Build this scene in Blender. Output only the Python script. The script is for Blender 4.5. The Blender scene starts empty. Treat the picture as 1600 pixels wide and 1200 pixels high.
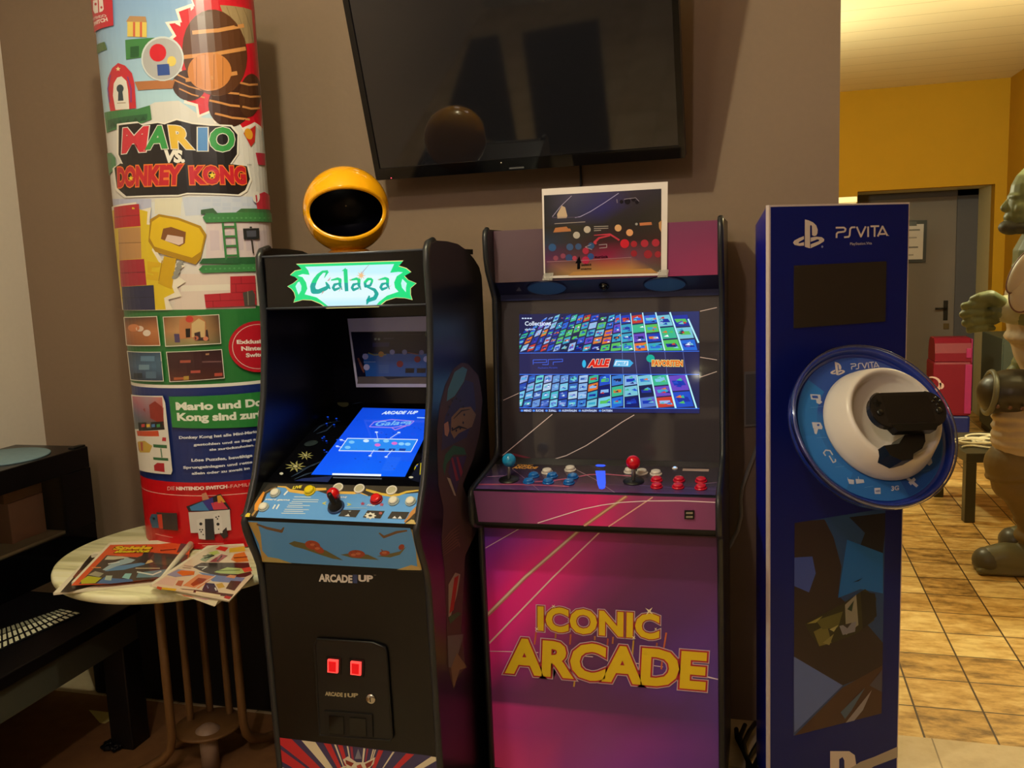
import bpy, bmesh, math, random
from mathutils import Vector, Matrix
from mathutils.geometry import tessellate_polygon

SC = bpy.context.scene
COL = SC.collection
rad = math.radians
random.seed(7)

# ------------------------------------------------------------------ camera
FOC, PITCH, ROLL, YAW, CAMZ = 1384.336, 0.138659, -0.0402372, 0.275145, 1.45
_fw = Vector((-math.sin(YAW), math.cos(YAW), 0)); _rt = Vector((math.cos(YAW), math.sin(YAW), 0)); _up = Vector((0, 0, 1))
FW = _fw * math.cos(PITCH) - _up * math.sin(PITCH)
_u2 = _fw * math.sin(PITCH) + _up * math.cos(PITCH)
RT = _rt * math.cos(ROLL) + _u2 * math.sin(ROLL)
UP = -_rt * math.sin(ROLL) + _u2 * math.cos(ROLL)
CAM = Vector((0, 0, CAMZ))
cd = bpy.data.cameras.new('camera'); cam = bpy.data.objects.new('camera', cd); COL.objects.link(cam)
cam.matrix_world = Matrix(((RT.x, UP.x, -FW.x, 0), (RT.y, UP.y, -FW.y, 0), (RT.z, UP.z, -FW.z, CAMZ), (0, 0, 0, 1)))
cd.sensor_fit = 'HORIZONTAL'; cd.sensor_width = 36.0; cd.lens = FOC / 1600 * 36.0
cd.clip_start = 0.05; cd.clip_end = 60
SC.camera = cam

# ------------------------------------------------------------------ view, world, lamps
SC.view_settings.view_transform = 'Standard'; SC.view_settings.look = 'None'
SC.view_settings.gamma = 1.0; SC.view_settings.use_curve_mapping = False
SC.view_settings.exposure = 0.0
SC.cycles.max_bounces = 8; SC.cycles.diffuse_bounces = 4; SC.cycles.glossy_bounces = 4
SC.cycles.transmission_bounces = 8; SC.cycles.transparent_max_bounces = 12
SC.cycles.use_denoising = True
SC.cycles.sample_clamp_indirect = 4.0
W = bpy.data.worlds.new('night'); SC.world = W; W.use_nodes = True
W.node_tree.nodes['Background'].inputs[0].default_value = (0.9, 0.75, 0.6, 1)
W.node_tree.nodes['Background'].inputs[1].default_value = 0.018

def lamp(name, loc, power, color, radius=0.04):
    d = bpy.data.lights.new(name, 'POINT'); d.energy = power; d.color = color; d.shadow_soft_size = radius
    o = bpy.data.objects.new(name, d); COL.objects.link(o); o.location = loc
    return o
lamp('ceiling_bulb_or_fill', (-0.40, -0.25, 2.58), 33, (1.0, 0.80, 0.75), 0.035)
lamp('ceiling_bulb_or_fill', (-0.89, 1.18, 2.58), 49, (1.0, 0.95, 0.67), 0.03)
lamp('ceiling_bulb_or_fill', (-1.55, -1.30, 2.50), 26, (1.0, 0.88, 0.76), 0.22)  # added soft fill for the left wall and low areas, no actual bulb
lamp('ceiling_bulb_or_fill', (1.48, 4.25, 2.42), 112, (1.0, 0.95, 0.60), 0.06)
lamp('ceiling_bulb_or_fill', (0.08, 5.30, 1.95), 44, (1.0, 0.95, 0.60), 0.06)

# ------------------------------------------------------------------ pixel rays of the photograph (1600x1200) on to real surfaces
def ray(x, y):
    return (RT * (x - 800) - UP * (y - 600)) / FOC + FW
def onY(x, y, Y): d = ray(x, y); return CAM + d * (Y / d.y)
def onX(x, y, X): d = ray(x, y); return CAM + d * (X / d.x)
def onZ(x, y, Z): d = ray(x, y); return CAM + d * ((Z - CAMZ) / d.z)
def C(ox, oy, s):
    return lambda *pts: [(ox + a / s, oy + b / s) for a, b in pts]

class Plane:
    def __init__(s, o, u, v):
        s.o = Vector(o); s.u = Vector(u).normalized(); v = Vector(v)
        s.v = (v - s.u * v.dot(s.u)).normalized(); s.n = s.u.cross(s.v)
    def px(s, x, y):
        d = ray(x, y); t = (s.o - CAM).dot(s.n) / d.dot(s.n)
        q = CAM + d * t - s.o
        return (q.dot(s.u), q.dot(s.v))
    def p(s, u, v, h=0): return s.o + s.u * u + s.v * v + s.n * h
    strips = None
class Drum:                       # upright elliptic column, u = angle from the front
    def __init__(s, cx, cy, a, b, n=64):
        s.c = (cx, cy, a, b); s.strips = [2 * math.pi * k / n for k in range(-n // 2, n // 2 + 1)]
    def px(s, x, y):
        cx, cy, a, b = s.c; d = ray(x, y)
        ex, ey = d.x / a, d.y / b; fx, fy = -cx / a, -cy / b
        A = ex * ex + ey * ey; B = ex * fx + ey * fy; Cc = fx * fx + fy * fy - 1
        D = B * B - A * Cc
        t = (-B - math.sqrt(max(D, 0))) / A
        q = CAM + d * t
        return (math.atan2((q.x - cx) / a, -(q.y - cy) / b), q.z)
    def p(s, u, v, h=0):
        cx, cy, a, b = s.c
        return Vector((cx + (a + h) * math.sin(u), cy - (b + h) * math.cos(u), v))

# ------------------------------------------------------------------ colour and materials
def lin(c):
    if isinstance(c, str):
        c = c.lstrip('#'); c = [int(c[i:i + 2], 16) / 255 for i in (0, 2, 4)]
    return tuple((v / 12.92 if v <= 0.04045 else ((v + 0.055) / 1.055) ** 2.4) for v in c) + (1.0,)
def tone(c, k):                  # printed colour stronger per channel, as plain 0..1 values
    c = c.lstrip('#'); return [min(1.0, (int(c[i:i + 2], 16) / 255 + 0.02) * f) for i, f in zip((0, 2, 4), k)]
MATS = {}
def mat(name, col, rough=0.5, metal=0.0, spec=0.5, var=0.06, scale=30.0, bump=0.0, emit=None, estr=1.0, trans=0.0, coat=0.0, ior=1.45, alpha=1.0):
    if name in MATS: return MATS[name]
    m = bpy.data.materials.new(name); m.use_nodes = True; nt = m.node_tree
    b = nt.nodes['Principled BSDF']; c = lin(col)
    b.inputs['Roughness'].default_value = rough; b.inputs['Metallic'].default_value = metal
    b.inputs['Specular IOR Level'].default_value = spec; b.inputs['IOR'].default_value = ior
    b.inputs['Transmission Weight'].default_value = trans; b.inputs['Coat Weight'].default_value = coat
    b.inputs['Alpha'].default_value = alpha
    tc = nt.nodes.new('ShaderNodeTexCoord'); nz = nt.nodes.new('ShaderNodeTexNoise')
    nz.inputs['Scale'].default_value = scale; nz.inputs['Detail'].default_value = 5
    nt.links.new(tc.outputs['Object'], nz.inputs['Vector'])
    mx = nt.nodes.new('ShaderNodeMix'); mx.data_type = 'RGBA'
    mx.inputs['A'].default_value = tuple(max(0, v * (1 - var)) for v in c[:3]) + (1,)
    mx.inputs['B'].default_value = tuple(min(1, v * (1 + var)) for v in c[:3]) + (1,)
    nt.links.new(nz.outputs['Fac'], mx.inputs['Factor']); nt.links.new(mx.outputs['Result'], b.inputs['Base Color'])
    if bump:
        bp = nt.nodes.new('ShaderNodeBump'); bp.inputs['Strength'].default_value = bump; bp.inputs['Distance'].default_value = 0.01
        nt.links.new(nz.outputs['Fac'], bp.inputs['Height']); nt.links.new(bp.outputs['Normal'], b.inputs['Normal'])
    if emit is not None:
        b.inputs['Emission Color'].default_value = lin(emit); b.inputs['Emission Strength'].default_value = estr
    MATS[name] = m; return m
def pane(name, col, alpha, rough=0.03):       # thin clear sheet: mostly transparent with a mirror coat
    m = bpy.data.materials.new(name); m.use_nodes = True; nt = m.node_tree; b = nt.nodes['Principled BSDF']
    b.inputs['Base Color'].default_value = lin(col); b.inputs['Roughness'].default_value = rough
    tr = nt.nodes.new('ShaderNodeBsdfTransparent'); mx = nt.nodes.new('ShaderNodeMixShader')
    b = nt.nodes.new('ShaderNodeBsdfGlossy'); b.inputs['Color'].default_value = lin(col); b.inputs['Roughness'].default_value = rough
    fr = nt.nodes.new('ShaderNodeFresnel'); fr.inputs[0].default_value = 1.25; ad = nt.nodes.new('ShaderNodeMath'); ad.operation = 'ADD'; ad.inputs[1].default_value = alpha
    nt.links.new(fr.outputs[0], ad.inputs[0]); nt.links.new(ad.outputs[0], mx.inputs[0])
    nt.links.new(tr.outputs[0], mx.inputs[1]); nt.links.new(b.outputs[0], mx.inputs[2])
    nt.links.new(mx.outputs[0], nt.nodes['Material Output'].inputs['Surface']); MATS[name] = m; return m
def print_mat(name, rough=0.4, emit=0.0, spec=0.5, base=1.0, coat=0.0):
    if name in MATS: return MATS[name]
    m = bpy.data.materials.new(name); m.use_nodes = True; nt = m.node_tree; b = nt.nodes['Principled BSDF']
    a = nt.nodes.new('ShaderNodeVertexColor'); a.layer_name = 'Col'
    b.inputs['Roughness'].default_value = rough; b.inputs['Specular IOR Level'].default_value = spec
    b.inputs['Coat Weight'].default_value = coat
    if base > 0: nt.links.new(a.outputs['Color'], b.inputs['Base Color'])
    else: b.inputs['Base Color'].default_value = (0.004, 0.004, 0.006, 1)
    if emit:
        nt.links.new(a.outputs['Color'], b.inputs['Emission Color']); b.inputs['Emission Strength'].default_value = emit
    MATS[name] = m; return m
PR = print_mat('printed_ink', 0.38)
PRG = print_mat('glossy_printed_ink', 0.12)
PRM = print_mat('matt_printed_ink', 0.7)

# ------------------------------------------------------------------ mesh builder
class MB:
    def __init__(s): s.v = []; s.f = []; s.mi = []; s.sm = []
    def add(s, vs, fs, mi=0, smooth=False):
        o = len(s.v); s.v += [Vector(v) for v in vs]
        for f in fs: s.f.append([o + i for i in f]); s.mi.append(mi); s.sm.append(smooth)
        return s
    def bm(s, bm, M=None, mi=0, smooth=False):
        bm.verts.ensure_lookup_table()
        for i, v in enumerate(bm.verts): v.index = i
        vs = [(M @ v.co if M else v.co.copy()) for v in bm.verts]
        s.add(vs, [[v.index for v in f.verts] for f in bm.faces], mi, smooth); bm.free(); return s
    def box(s, c, size, M=None, bev=0.0, mi=0, seg=2):
        bm = bmesh.new(); bmesh.ops.create_cube(bm, size=1)
        for v in bm.verts: v.co = Vector((v.co.x * size[0], v.co.y * size[1], v.co.z * size[2]))
        if bev: bmesh.ops.bevel(bm, geom=bm.edges[:], offset=bev, segments=seg, affect='EDGES', profile=0.5)
        T = Matrix.Translation(Vector(c))
        return s.bm(bm, T @ M if M else T, mi)
    def bx(s, x0, x1, y0, y1, z0, z1, bev=0.0, mi=0):
        return s.box(((x0 + x1) / 2, (y0 + y1) / 2, (z0 + z1) / 2), (abs(x1 - x0), abs(y1 - y0), abs(z1 - z0)), None, bev, mi)
    def prismX(s, prof, x0, x1, mi=0):           # profile in (y, z)
        n = len(prof); vs = [(x0, a, b) for a, b in prof] + [(x1, a, b) for a, b in prof]
        tr = tessellate_polygon([[Vector((a, b, 0)) for a, b in prof]])
        fs = [list(t) for t in tr] + [[t[2] + n, t[1] + n, t[0] + n] for t in tr]
        fs += [[i, (i + 1) % n, n + (i + 1) % n, n + i] for i in range(n)]
        return s.add(vs, fs, mi)
    def plate(s, S, pts, h0, h1, mi=0):          # solid plate on a surface frame, polygon in uv
        n = len(pts); vs = [S.p(u, v, h0) for u, v in pts] + [S.p(u, v, h1) for u, v in pts]
        tr = tessellate_polygon([[Vector((a, b, 0)) for a, b in pts]])
        fs = [[t[2], t[1], t[0]] for t in tr] + [[i + n for i in t] for t in tr]
        fs += [[i, (i + 1) % n, n + (i + 1) % n, n + i] for i in range(n)]
        return s.add(vs, fs, mi)
    def tube(s, pts, r, n=10, mi=0, closed=False, cap=True):
        pts = [Vector(p) for p in pts]; m = len(pts); rs = r if isinstance(r, (list, tuple)) else [r] * m
        prev = None; vs = []
        for i, p in enumerate(pts):
            a = pts[i - 1] if (i > 0 or closed) else p; b = pts[(i + 1) % m] if (i < m - 1 or closed) else p
            t = (b - a).normalized()
            if prev is None:
                q = t.cross(Vector((0, 0, 1)))
                if q.length < 1e-3: q = t.cross(Vector((1, 0, 0)))
                q.normalize()
            else:
                q = (prev - t * prev.dot(t)).normalized()
            prev = q; w = t.cross(q)
            for k in range(n):
                an = 2 * math.pi * k / n; vs.append(p + (q * math.cos(an) + w * math.sin(an)) * rs[i])
        fs = []
        for i in range(m if closed else m - 1):
            j = (i + 1) % m
            for k in range(n): fs.append([i * n + k, i * n + (k + 1) % n, j * n + (k + 1) % n, j * n + k])
        if cap and not closed: fs += [list(range(n))[::-1], [(m - 1) * n + k for k in range(n)]]
        return s.add(vs, fs, mi, True)
    def lathe(s, prof, c, ax=(0, 0, 1), n=32, mi=0, smooth=True, sx=1.0, refx=None, ring=False):   # prof: (radius, height)
        ax = Vector(ax).normalized(); c = Vector(c)
        q = Vector(refx) if refx else ax.orthogonal()
        q = (q - ax * q.dot(ax)).normalized(); w = ax.cross(q)
        vs = []; fs = []
        for r, h in prof:
            for k in range(n):
                an = 2 * math.pi * k / n; vs.append(c + ax * h + q * (r * math.cos(an) * sx) + w * (r * math.sin(an)))
        for i in range(len(prof) - 1):
            for k in range(n): fs.append([i * n + k, i * n + (k + 1) % n, (i + 1) * n + (k + 1) % n, (i + 1) * n + k])
        if ring:
            i, j = len(prof) - 1, 0
            for k in range(n): fs.append([i * n + k, i * n + (k + 1) % n, j * n + (k + 1) % n, j * n + k])
            return s.add(vs, fs, mi, smooth)
        if prof[0][0] > 1e-6: fs.append(list(range(n))[::-1])
        if prof[-1][0] > 1e-6: fs.append([(len(prof) - 1) * n + k for k in range(n)])
        return s.add(vs, fs, mi, smooth)
    def ball(s, c, r, M=None, n=20, mi=0):
        r = r if isinstance(r, (tuple, list)) else (r, r, r)
        bm = bmesh.new(); bmesh.ops.create_uvsphere(bm, u_segments=n, v_segments=max(6, n // 2), radius=1)
        T = Matrix.Translation(Vector(c)) @ (M if M else Matrix()) @ Matrix.Diagonal((r[0], r[1], r[2], 1))
        return s.bm(bm, T, mi, True)
    def build(s, name, mats, parent=None, smooth_angle=None):
        me = bpy.data.meshes.new(name)
        o = bpy.data.objects.new(name, me); COL.objects.link(o)
        off = Vector((0, 0, 0))
        if parent is not None:
            off = ORG[parent]; o.parent = parent; ORG[o] = off
        else:
            xs = [v.x for v in s.v]; ys = [v.y for v in s.v]; zs = [v.z for v in s.v]
            off = Vector(((min(xs) + max(xs)) / 2, (min(ys) + max(ys)) / 2, min(zs))); o.location = off; ORG[o] = off
        me.from_pydata([v - off for v in s.v], [], s.f)
        mats = mats if isinstance(mats, (list, tuple)) else [mats]
        for m in mats: me.materials.append(m)
        for p, mi, sm in zip(me.polygons, s.mi, s.sm): p.material_index = mi; p.use_smooth = sm
        bm = bmesh.new(); bm.from_mesh(me)
        bmesh.ops.recalc_face_normals(bm, faces=bm.faces[:]); bm.to_mesh(me); bm.free()
        me.update(); return o
ORG = {}
def tag(o, label=None, cat=None, group=None, kind=None):
    if label: o['label'] = label
    if cat: o['category'] = cat
    if group: o['group'] = group
    if kind: o['kind'] = kind
    return o
def thing(name, loc, label, cat, group=None):
    o = bpy.data.objects.new(name, None); COL.objects.link(o); o.location = loc; o.empty_display_size = 0.05
    ORG[o] = Vector(loc); return tag(o, label, cat, group)
def struct(o): o['kind'] = 'structure'; return o

# ------------------------------------------------------------------ flat print: polygons, strokes and lettering on a surface
_tc = {}
def glyphs(txt, bold=0.0, shear=0.0, space=1.0):
    key = (txt, bold, shear, space)
    if key in _tc: return _tc[key]
    cu = bpy.data.curves.new('t', 'FONT'); cu.body = txt; cu.size = 1; cu.offset = bold; cu.shear = shear
    cu.resolution_u = 3; cu.fill_mode = 'BOTH'; cu.space_character = space
    o = bpy.data.objects.new('t', cu); COL.objects.link(o)
    dg = bpy.context.evaluated_depsgraph_get(); dg.update()
    me = o.evaluated_get(dg).to_mesh(); me.calc_loop_triangles()
    vs = [(v.co.x, v.co.y) for v in me.vertices]
    tr = [[vs[i] for i in t.vertices] for t in me.loop_triangles]
    o.evaluated_get(dg).to_mesh_clear(); bpy.data.objects.remove(o); bpy.data.curves.remove(cu)
    _tc[key] = tr; return tr
def clip(poly, a, b, c):                     # keep a*x + b*y <= c ; vertices (x, y, col)
    out = []
    for i in range(len(poly)):
        p, q = poly[i], poly[(i + 1) % len(poly)]
        dp, dq = a * p[0] + b * p[1] - c, a * q[0] + b * q[1] - c
        if dp <= 0: out.append(p)
        if (dp < 0 < dq) or (dq < 0 < dp):
            t = dp / (dp - dq)
            out.append((p[0] + (q[0] - p[0]) * t, p[1] + (q[1] - p[1]) * t, tuple(m + (k - m) * t for m, k in zip(p[2], q[2]))))
    return out
class Art:
    def __init__(s, S, eps=0.00025, h0=0.0004): s.S = S; s.t = []; s.L = 0; s.eps = eps; s.h0 = h0; s.box = None
    def lay(s, n=None): s.L = math.floor(s.L) + 1 if n is None else n; return s
    def tri(s, poly):                        # poly of (u, v, col) convex
        if s.box:
            for cl in s.box:
                poly = clip(poly, *cl)
                if len(poly) < 3: return
        st = s.S.strips
        if not st: s.t.append((poly, s.L)); return
        lo = min(p[0] for p in poly); hi = max(p[0] for p in poly)
        for k in range(len(st) - 1):
            if st[k + 1] < lo or st[k] > hi: continue
            q = clip(clip(poly, -1, 0, -st[k]), 1, 0, st[k + 1])
            if len(q) > 2: s.t.append((q, s.L))
    def uv(s, pts, col):                     # any polygon in uv
        cols = col if isinstance(col, list) else [col] * len(pts)
        cols = [lin(c) for c in cols]
        for t in tessellate_polygon([[Vector((a, b, 0)) for a, b in pts]]):
            s.tri([(pts[i][0], pts[i][1], cols[i]) for i in t])
        s.L += .06
        return s
    def px(s, pts, col): return s.uv([s.S.px(*p) for p in pts], col)
    def grid(s, q, cols):                    # q: 4 px corners TL TR BR BL, cols rows x columns
        R, K = len(cols) - 1, len(cols[0]) - 1; L0 = s.L
        def P(i, j):
            a, b = j / K, i / R
            return s.S.px(*[(q[0][k] * (1 - a) + q[1][k] * a) * (1 - b) + (q[3][k] * (1 - a) + q[2][k] * a) * b for k in (0, 1)])
        for i in range(R):
            for j in range(K):
                s.uv([P(i, j), P(i, j + 1), P(i + 1, j + 1), P(i + 1, j)], [cols[i][j], cols[i][j + 1], cols[i + 1][j + 1], cols[i + 1][j]]); s.L = L0
        s.L = L0 + .06
        return s
    def stroke(s, pts, w, col, closed=False):   # px polyline, w px (or list)
        n = len(pts); ws = w if isinstance(w, list) else [w] * n
        segs = range(n if closed else n - 1); L0 = s.L
        for i in segs:
            j = (i + 1) % n
            (x0, y0), (x1, y1) = pts[i], pts[j]
            l = math.hypot(x1 - x0, y1 - y0) or 1e-6; dx, dy = (x1 - x0) / l, (y1 - y0) / l
            a, b = ws[i] / 2, ws[j] / 2
            s.px([(x0 - dy * a, y0 + dx * a), (x0 + dy * a, y0 - dx * a), (x1 + dy * b, y1 - dx * b), (x1 - dy * b, y1 + dx * b)], col)
            if i > 0 or closed: s.px([(x0 + a * math.cos(k * .785), y0 + a * math.sin(k * .785)) for k in range(8)], col)
            s.L = L0
        s.L = L0 + .06
        return s
    def ell(s, x, y, rx, ry, col, rot=0, n=18, a0=0, a1=360):
        c, k = math.cos(rad(rot)), math.sin(rad(rot)); P = []
        full = abs(a1 - a0) >= 360
        for i in range(n if full else n + 1):
            t = rad(a0 + (a1 - a0) * i / n); u, v = rx * math.cos(t), ry * math.sin(t)
            P.append((x + u * c - v * k, y + u * k + v * c))
        return s.px(P, col)
    def star(s, x, y, r, r2, n, col, rot=-90, ky=1.0):
        return s.px([(x + (r if i % 2 == 0 else r2) * math.cos(rad(rot + 180 * i / n)), y + ky * (r if i % 2 == 0 else r2) * math.sin(rad(rot + 180 * i / n))) for i in range(2 * n)], col)
    def text(s, txt, p0, p1, top, col, bold=0.0, shear=0.0, out=(), space=1.0, split=None):
        # baseline from px p0 to px p1, cap top over p0 at px top
        tr = glyphs(txt, bold, shear, space)
        if not tr: return s
        xs = [p[0] for t in tr for p in t]; x0, x1 = min(xs), max(xs)
        hh = [p[1] for t in glyphs('H', bold) for p in t]; y0, H = min(hh), max(hh) - min(hh)
        a, b, c = (Vector(s.S.px(*q)) for q in (p0, p1, top))
        e1 = (b - a) / (x1 - x0); e2 = (c - a) / H
        def M(q): w = a + e1 * (q[0] - x0) + e2 * (q[1] - y0); return (w.x, w.y)
        for off, cc in out:
            k = lin(cc)
            for t in glyphs(txt, bold + off, shear, space): s.tri([(*M(q), k) for q in t])
            s.lay()
        k = lin(col)
        for t in tr: s.tri([(*M(q), k) for q in t])
        s.L += .06
        return s
    def build(s, name, m, parent):
        b = MB(); cols = []
        for poly, L in s.t:
            h = s.h0 + L * s.eps
            vs = [s.S.p(p[0], p[1], h) for p in poly]
            e = (vs[1] - vs[0]).cross(vs[2] - vs[0]) if len(vs) > 2 else Vector()
            b.add(vs, [list(range(len(vs)))]); cols += [p[2] for p in poly]
        me = bpy.data.meshes.new(name); o = bpy.data.objects.new(name, me); COL.objects.link(o)
        off = ORG[parent]; o.parent = parent; ORG[o] = off
        me.from_pydata([v - off for v in b.v], [], b.f)
        at = me.color_attributes.new('Col', 'FLOAT_COLOR', 'CORNER')
        flat = []
        for p in me.polygons:
            for li in p.loop_indices: flat += list(cols[me.loops[li].vertex_index])
        at.data.foreach_set('color', flat)
        me.materials.append(m); me.update(); return o
# ------------------------------------------------------------------ the setting
M_WALL = mat('taupe_wall_paint', '#86705c', 0.75, var=0.04, scale=60, bump=0.06)
M_CREAMW = mat('cream_wall_paint', '#eee2d4', 0.8, var=0.03, scale=60, bump=0.05)
M_YEL = mat('yellow_wall_paint', '#b08404', 0.8, var=0.04, scale=8, bump=0.05)
M_BLACK = mat('black_laminate', '#050508', 0.32, var=0.2)
M_SOFTBLK = mat('soft_black_plastic', '#0a0a0c', 0.45, var=0.2)
M_GLOSSBLK = mat('gloss_black', '#050507', 0.08, var=0.1)
M_CHROME = mat('bare_metal', '#c8c4bc', 0.25, 1.0)
M_WHITE = mat('white_plastic', '#e6e2da', 0.3, var=0.03)
M_RED = mat('red_plastic', '#d01018', 0.18, var=0.05, coat=0.3)

def tiles(name, cols, size, grout, gw, rough, ox=0.0, oy=0.0, nscale=7.0, aniso=1.0, bump=0.3):
    m = bpy.data.materials.new(name); m.use_nodes = True; nt = m.node_tree; b = nt.nodes['Principled BSDF']
    N = lambda t: nt.nodes.new(t); Lk = nt.links.new
    tc = N('ShaderNodeTexCoord'); mp = N('ShaderNodeMapping'); mp.inputs['Location'].default_value = (ox, oy, 0)
    Lk(tc.outputs['Object'], mp.inputs['Vector'])
    br = N('ShaderNodeTexBrick'); br.offset = 0.0; br.squash = 1.0
    br.inputs['Scale'].default_value = 1.0; br.inputs['Brick Width'].default_value = size; br.inputs['Row Height'].default_value = size
    br.inputs['Mortar Size'].default_value = gw; br.inputs['Mortar Smooth'].default_value = 0.3; br.inputs['Bias'].default_value = 0
    br.inputs['Color1'].default_value = (0, 0, 0, 1); br.inputs['Color2'].default_value = (1, 1, 1, 1); br.inputs['Mortar'].default_value = (0.5, 0.5, 0.5, 1)
    Lk(mp.outputs['Vector'], br.inputs['Vector'])
    m2 = N('ShaderNodeMapping'); m2.inputs['Scale'].default_value = (1, aniso, 1); Lk(tc.outputs['Object'], m2.inputs['Vector'])
    nz = N('ShaderNodeTexNoise'); nz.inputs['Scale'].default_value = nscale; nz.inputs['Detail'].default_value = 7; nz.inputs['Roughness'].default_value = 0.65
    Lk(m2.outputs['Vector'], nz.inputs['Vector'])
    ad = N('ShaderNodeMath'); ad.operation = 'MULTIPLY_ADD'; ad.inputs[1].default_value = 0.22
    rgb = N('ShaderNodeSeparateColor'); Lk(br.outputs['Color'], rgb.inputs['Color'])
    Lk(rgb.outputs['Red'], ad.inputs[0]); Lk(nz.outputs['Fac'], ad.inputs[2])
    rp = N('ShaderNodeValToRGB'); e = rp.color_ramp.elements
    e[0].position, e[0].color = 0.38, lin(cols[0]); e[1].position, e[1].color = 0.78, lin(cols[-1])
    if len(cols) > 2: k = e.new(0.57); k.color = lin(cols[1])
    Lk(ad.outputs[0], rp.inputs['Fac'])
    mx = N('ShaderNodeMix'); mx.data_type = 'RGBA'; Lk(br.outputs['Fac'], mx.inputs['Factor']); Lk(rp.outputs['Color'], mx.inputs['A']); mx.inputs['B'].default_value = lin(grout)
    Lk(mx.outputs['Result'], b.inputs['Base Color']); b.inputs['Roughness'].default_value = rough
    sb = N('ShaderNodeMath'); sb.operation = 'MULTIPLY_ADD'; sb.inputs[1].default_value = -1.0
    Lk(br.outputs['Fac'], sb.inputs[0]); nm = N('ShaderNodeMath'); nm.operation = 'MULTIPLY'; nm.inputs[1].default_value = 0.35; Lk(nz.outputs['Fac'], nm.inputs[0]); Lk(nm.outputs[0], sb.inputs[2])
    bp = N('ShaderNodeBump'); bp.inputs['Strength'].default_value = bump; bp.inputs['Distance'].default_value = 0.004
    Lk(sb.outputs[0], bp.inputs['Height']); Lk(bp.outputs['Normal'], b.inputs['Normal'])
    return m
M_TILE = tiles('brown_floor_tile', [(.47, .35, .16), (.79, .63, .36), (.93, .82, .56)], 0.1995, (.27, .19, .10), 0.0036, 0.42, ox=-0.0715, oy=-0.079, nscale=9, aniso=2.2)
M_PALE = tiles('pale_floor_tile', ['#b49c78', '#c9b48f', '#d6c5a4'], 0.30, '#8d7a5e', 0.0025, 0.4, ox=-0.19, oy=-0.01, nscale=6, bump=0.15)

def boards(name, c1, c2, w):
    m = bpy.data.materials.new(name); m.use_nodes = True; nt = m.node_tree; b = nt.nodes['Principled BSDF']
    N = lambda t: nt.nodes.new(t); Lk = nt.links.new
    tc = N('ShaderNodeTexCoord'); sp = N('ShaderNodeSeparateXYZ'); Lk(tc.outputs['Object'], sp.inputs[0])
    d = N('ShaderNodeMath'); d.operation = 'DIVIDE'; d.inputs[1].default_value = w; Lk(sp.outputs['Y'], d.inputs[0])
    fr = N('ShaderNodeMath'); fr.operation = 'FRACT'; Lk(d.outputs[0], fr.inputs[0])
    gt = N('ShaderNodeMath'); gt.operation = 'LESS_THAN'; gt.inputs[1].default_value = 0.035; Lk(fr.outputs[0], gt.inputs[0])
    nz = N('ShaderNodeTexNoise'); nz.inputs['Scale'].default_value = 3; Lk(tc.outputs['Object'], nz.inputs['Vector'])
    mx = N('ShaderNodeMix'); mx.data_type = 'RGBA'; Lk(gt.outputs[0], mx.inputs['Factor']); mx.inputs['A'].default_value = lin(c1); mx.inputs['B'].default_value = lin(c2)
    Lk(mx.outputs['Result'], b.inputs['Base Color']); b.inputs['Roughness'].default_value = 0.55
    bp = N('ShaderNodeBump'); bp.inputs['Strength'].default_value = 0.5; bp.inputs['Distance'].default_value = 0.004; bp.invert = True
    Lk(gt.outputs[0], bp.inputs['Height']); Lk(bp.outputs['Normal'], b.inputs['Normal'])
    return m
M_BOARD = boards('cream_ceiling_boards', '#e2d6b4', '#c4b692', 0.255)

WY = 2.68            # back wall of the gaming room, threshold of the far room
XL, XR, XFR, YF, YB, ZC = -2.586, 2.45, 1.852, 7.8, -3.6, 2.68
struct(MB().bx(XL - .1, XR + .1, YB - .1, WY, -0.1, 0).build('floor_near', M_PALE))
struct(MB().bx(XL - .1, XFR + .1, WY, 9.0, -0.1, 0).build('floor_far', M_TILE))
for nm in ('floor_near', 'floor_far'):
    o = bpy.data.objects[nm]; d = o.location.copy(); o.data.transform(Matrix.Translation(d)); o.location = (0, 0, 0)
c = struct(MB().bx(XL - .1, XR + .1, YB - .1, 9.0, ZC, ZC + .1).build('ceiling', M_BOARD))
struct(MB().bx(XL - .1, 0.214, WY, WY + .14, 0, ZC).build('wall_back', M_WALL))
struct(MB().bx(XL - .1, XL, YB, WY, 0, ZC).build('wall_left', M_CREAMW))
struct(MB().bx(XR, XR + .1, YB, WY + .14, 0, ZC).build('wall_right', M_WALL))
struct(MB().bx(XFR, XR, WY, WY + .14, 0, ZC).build('wall_return', M_WALL))
struct(MB().bx(XL - .1, XL, WY + .14, YF, 0, ZC).build('wall_far_left', M_YEL))
struct(MB().bx(XFR, XFR + .1, WY + .14, 9.0, 0, ZC).build('wall_far_right', M_YEL))
# yellow far wall with a deep doorway
DX0, DX1, DZ, DYI = 0.766, 1.770, 1.888, 8.36
b = MB(); b.bx(XL - .1, DX0, YF, YF + .12, 0, ZC); b.bx(DX0, DX1, YF, YF + .12, DZ, ZC); b.bx(DX1, XFR, YF, YF + .12, 0, ZC)
struct(b.build('wall_far', M_YEL))
M_JAMB = mat('grey_beige_plaster', '#ccc6a4', 0.8, bump=0.05)
b = MB(); b.bx(DX1, DX1 + .08, YF + .12, DYI, 0, DZ + .05); b.bx(DX0 - .08, DX0, YF + .12, DYI, 0, DZ + .05); b.bx(DX0, DX1, YF + .12, DYI, DZ, DZ + .08)
struct(b.build('wall_doorway_reveal', M_JAMB))
M_DOOR = mat('grey_brown_door_paint', '#6e6460', 0.6, var=0.05, scale=5)
M_DOORD = mat('dark_door_frame', '#4a4750', 0.6)
d1 = struct(MB().bx(DX0, DX1 - .03, DYI, DYI + .05, 0, DZ - .02, 0.003).build('door_1', M_DOOR))
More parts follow.
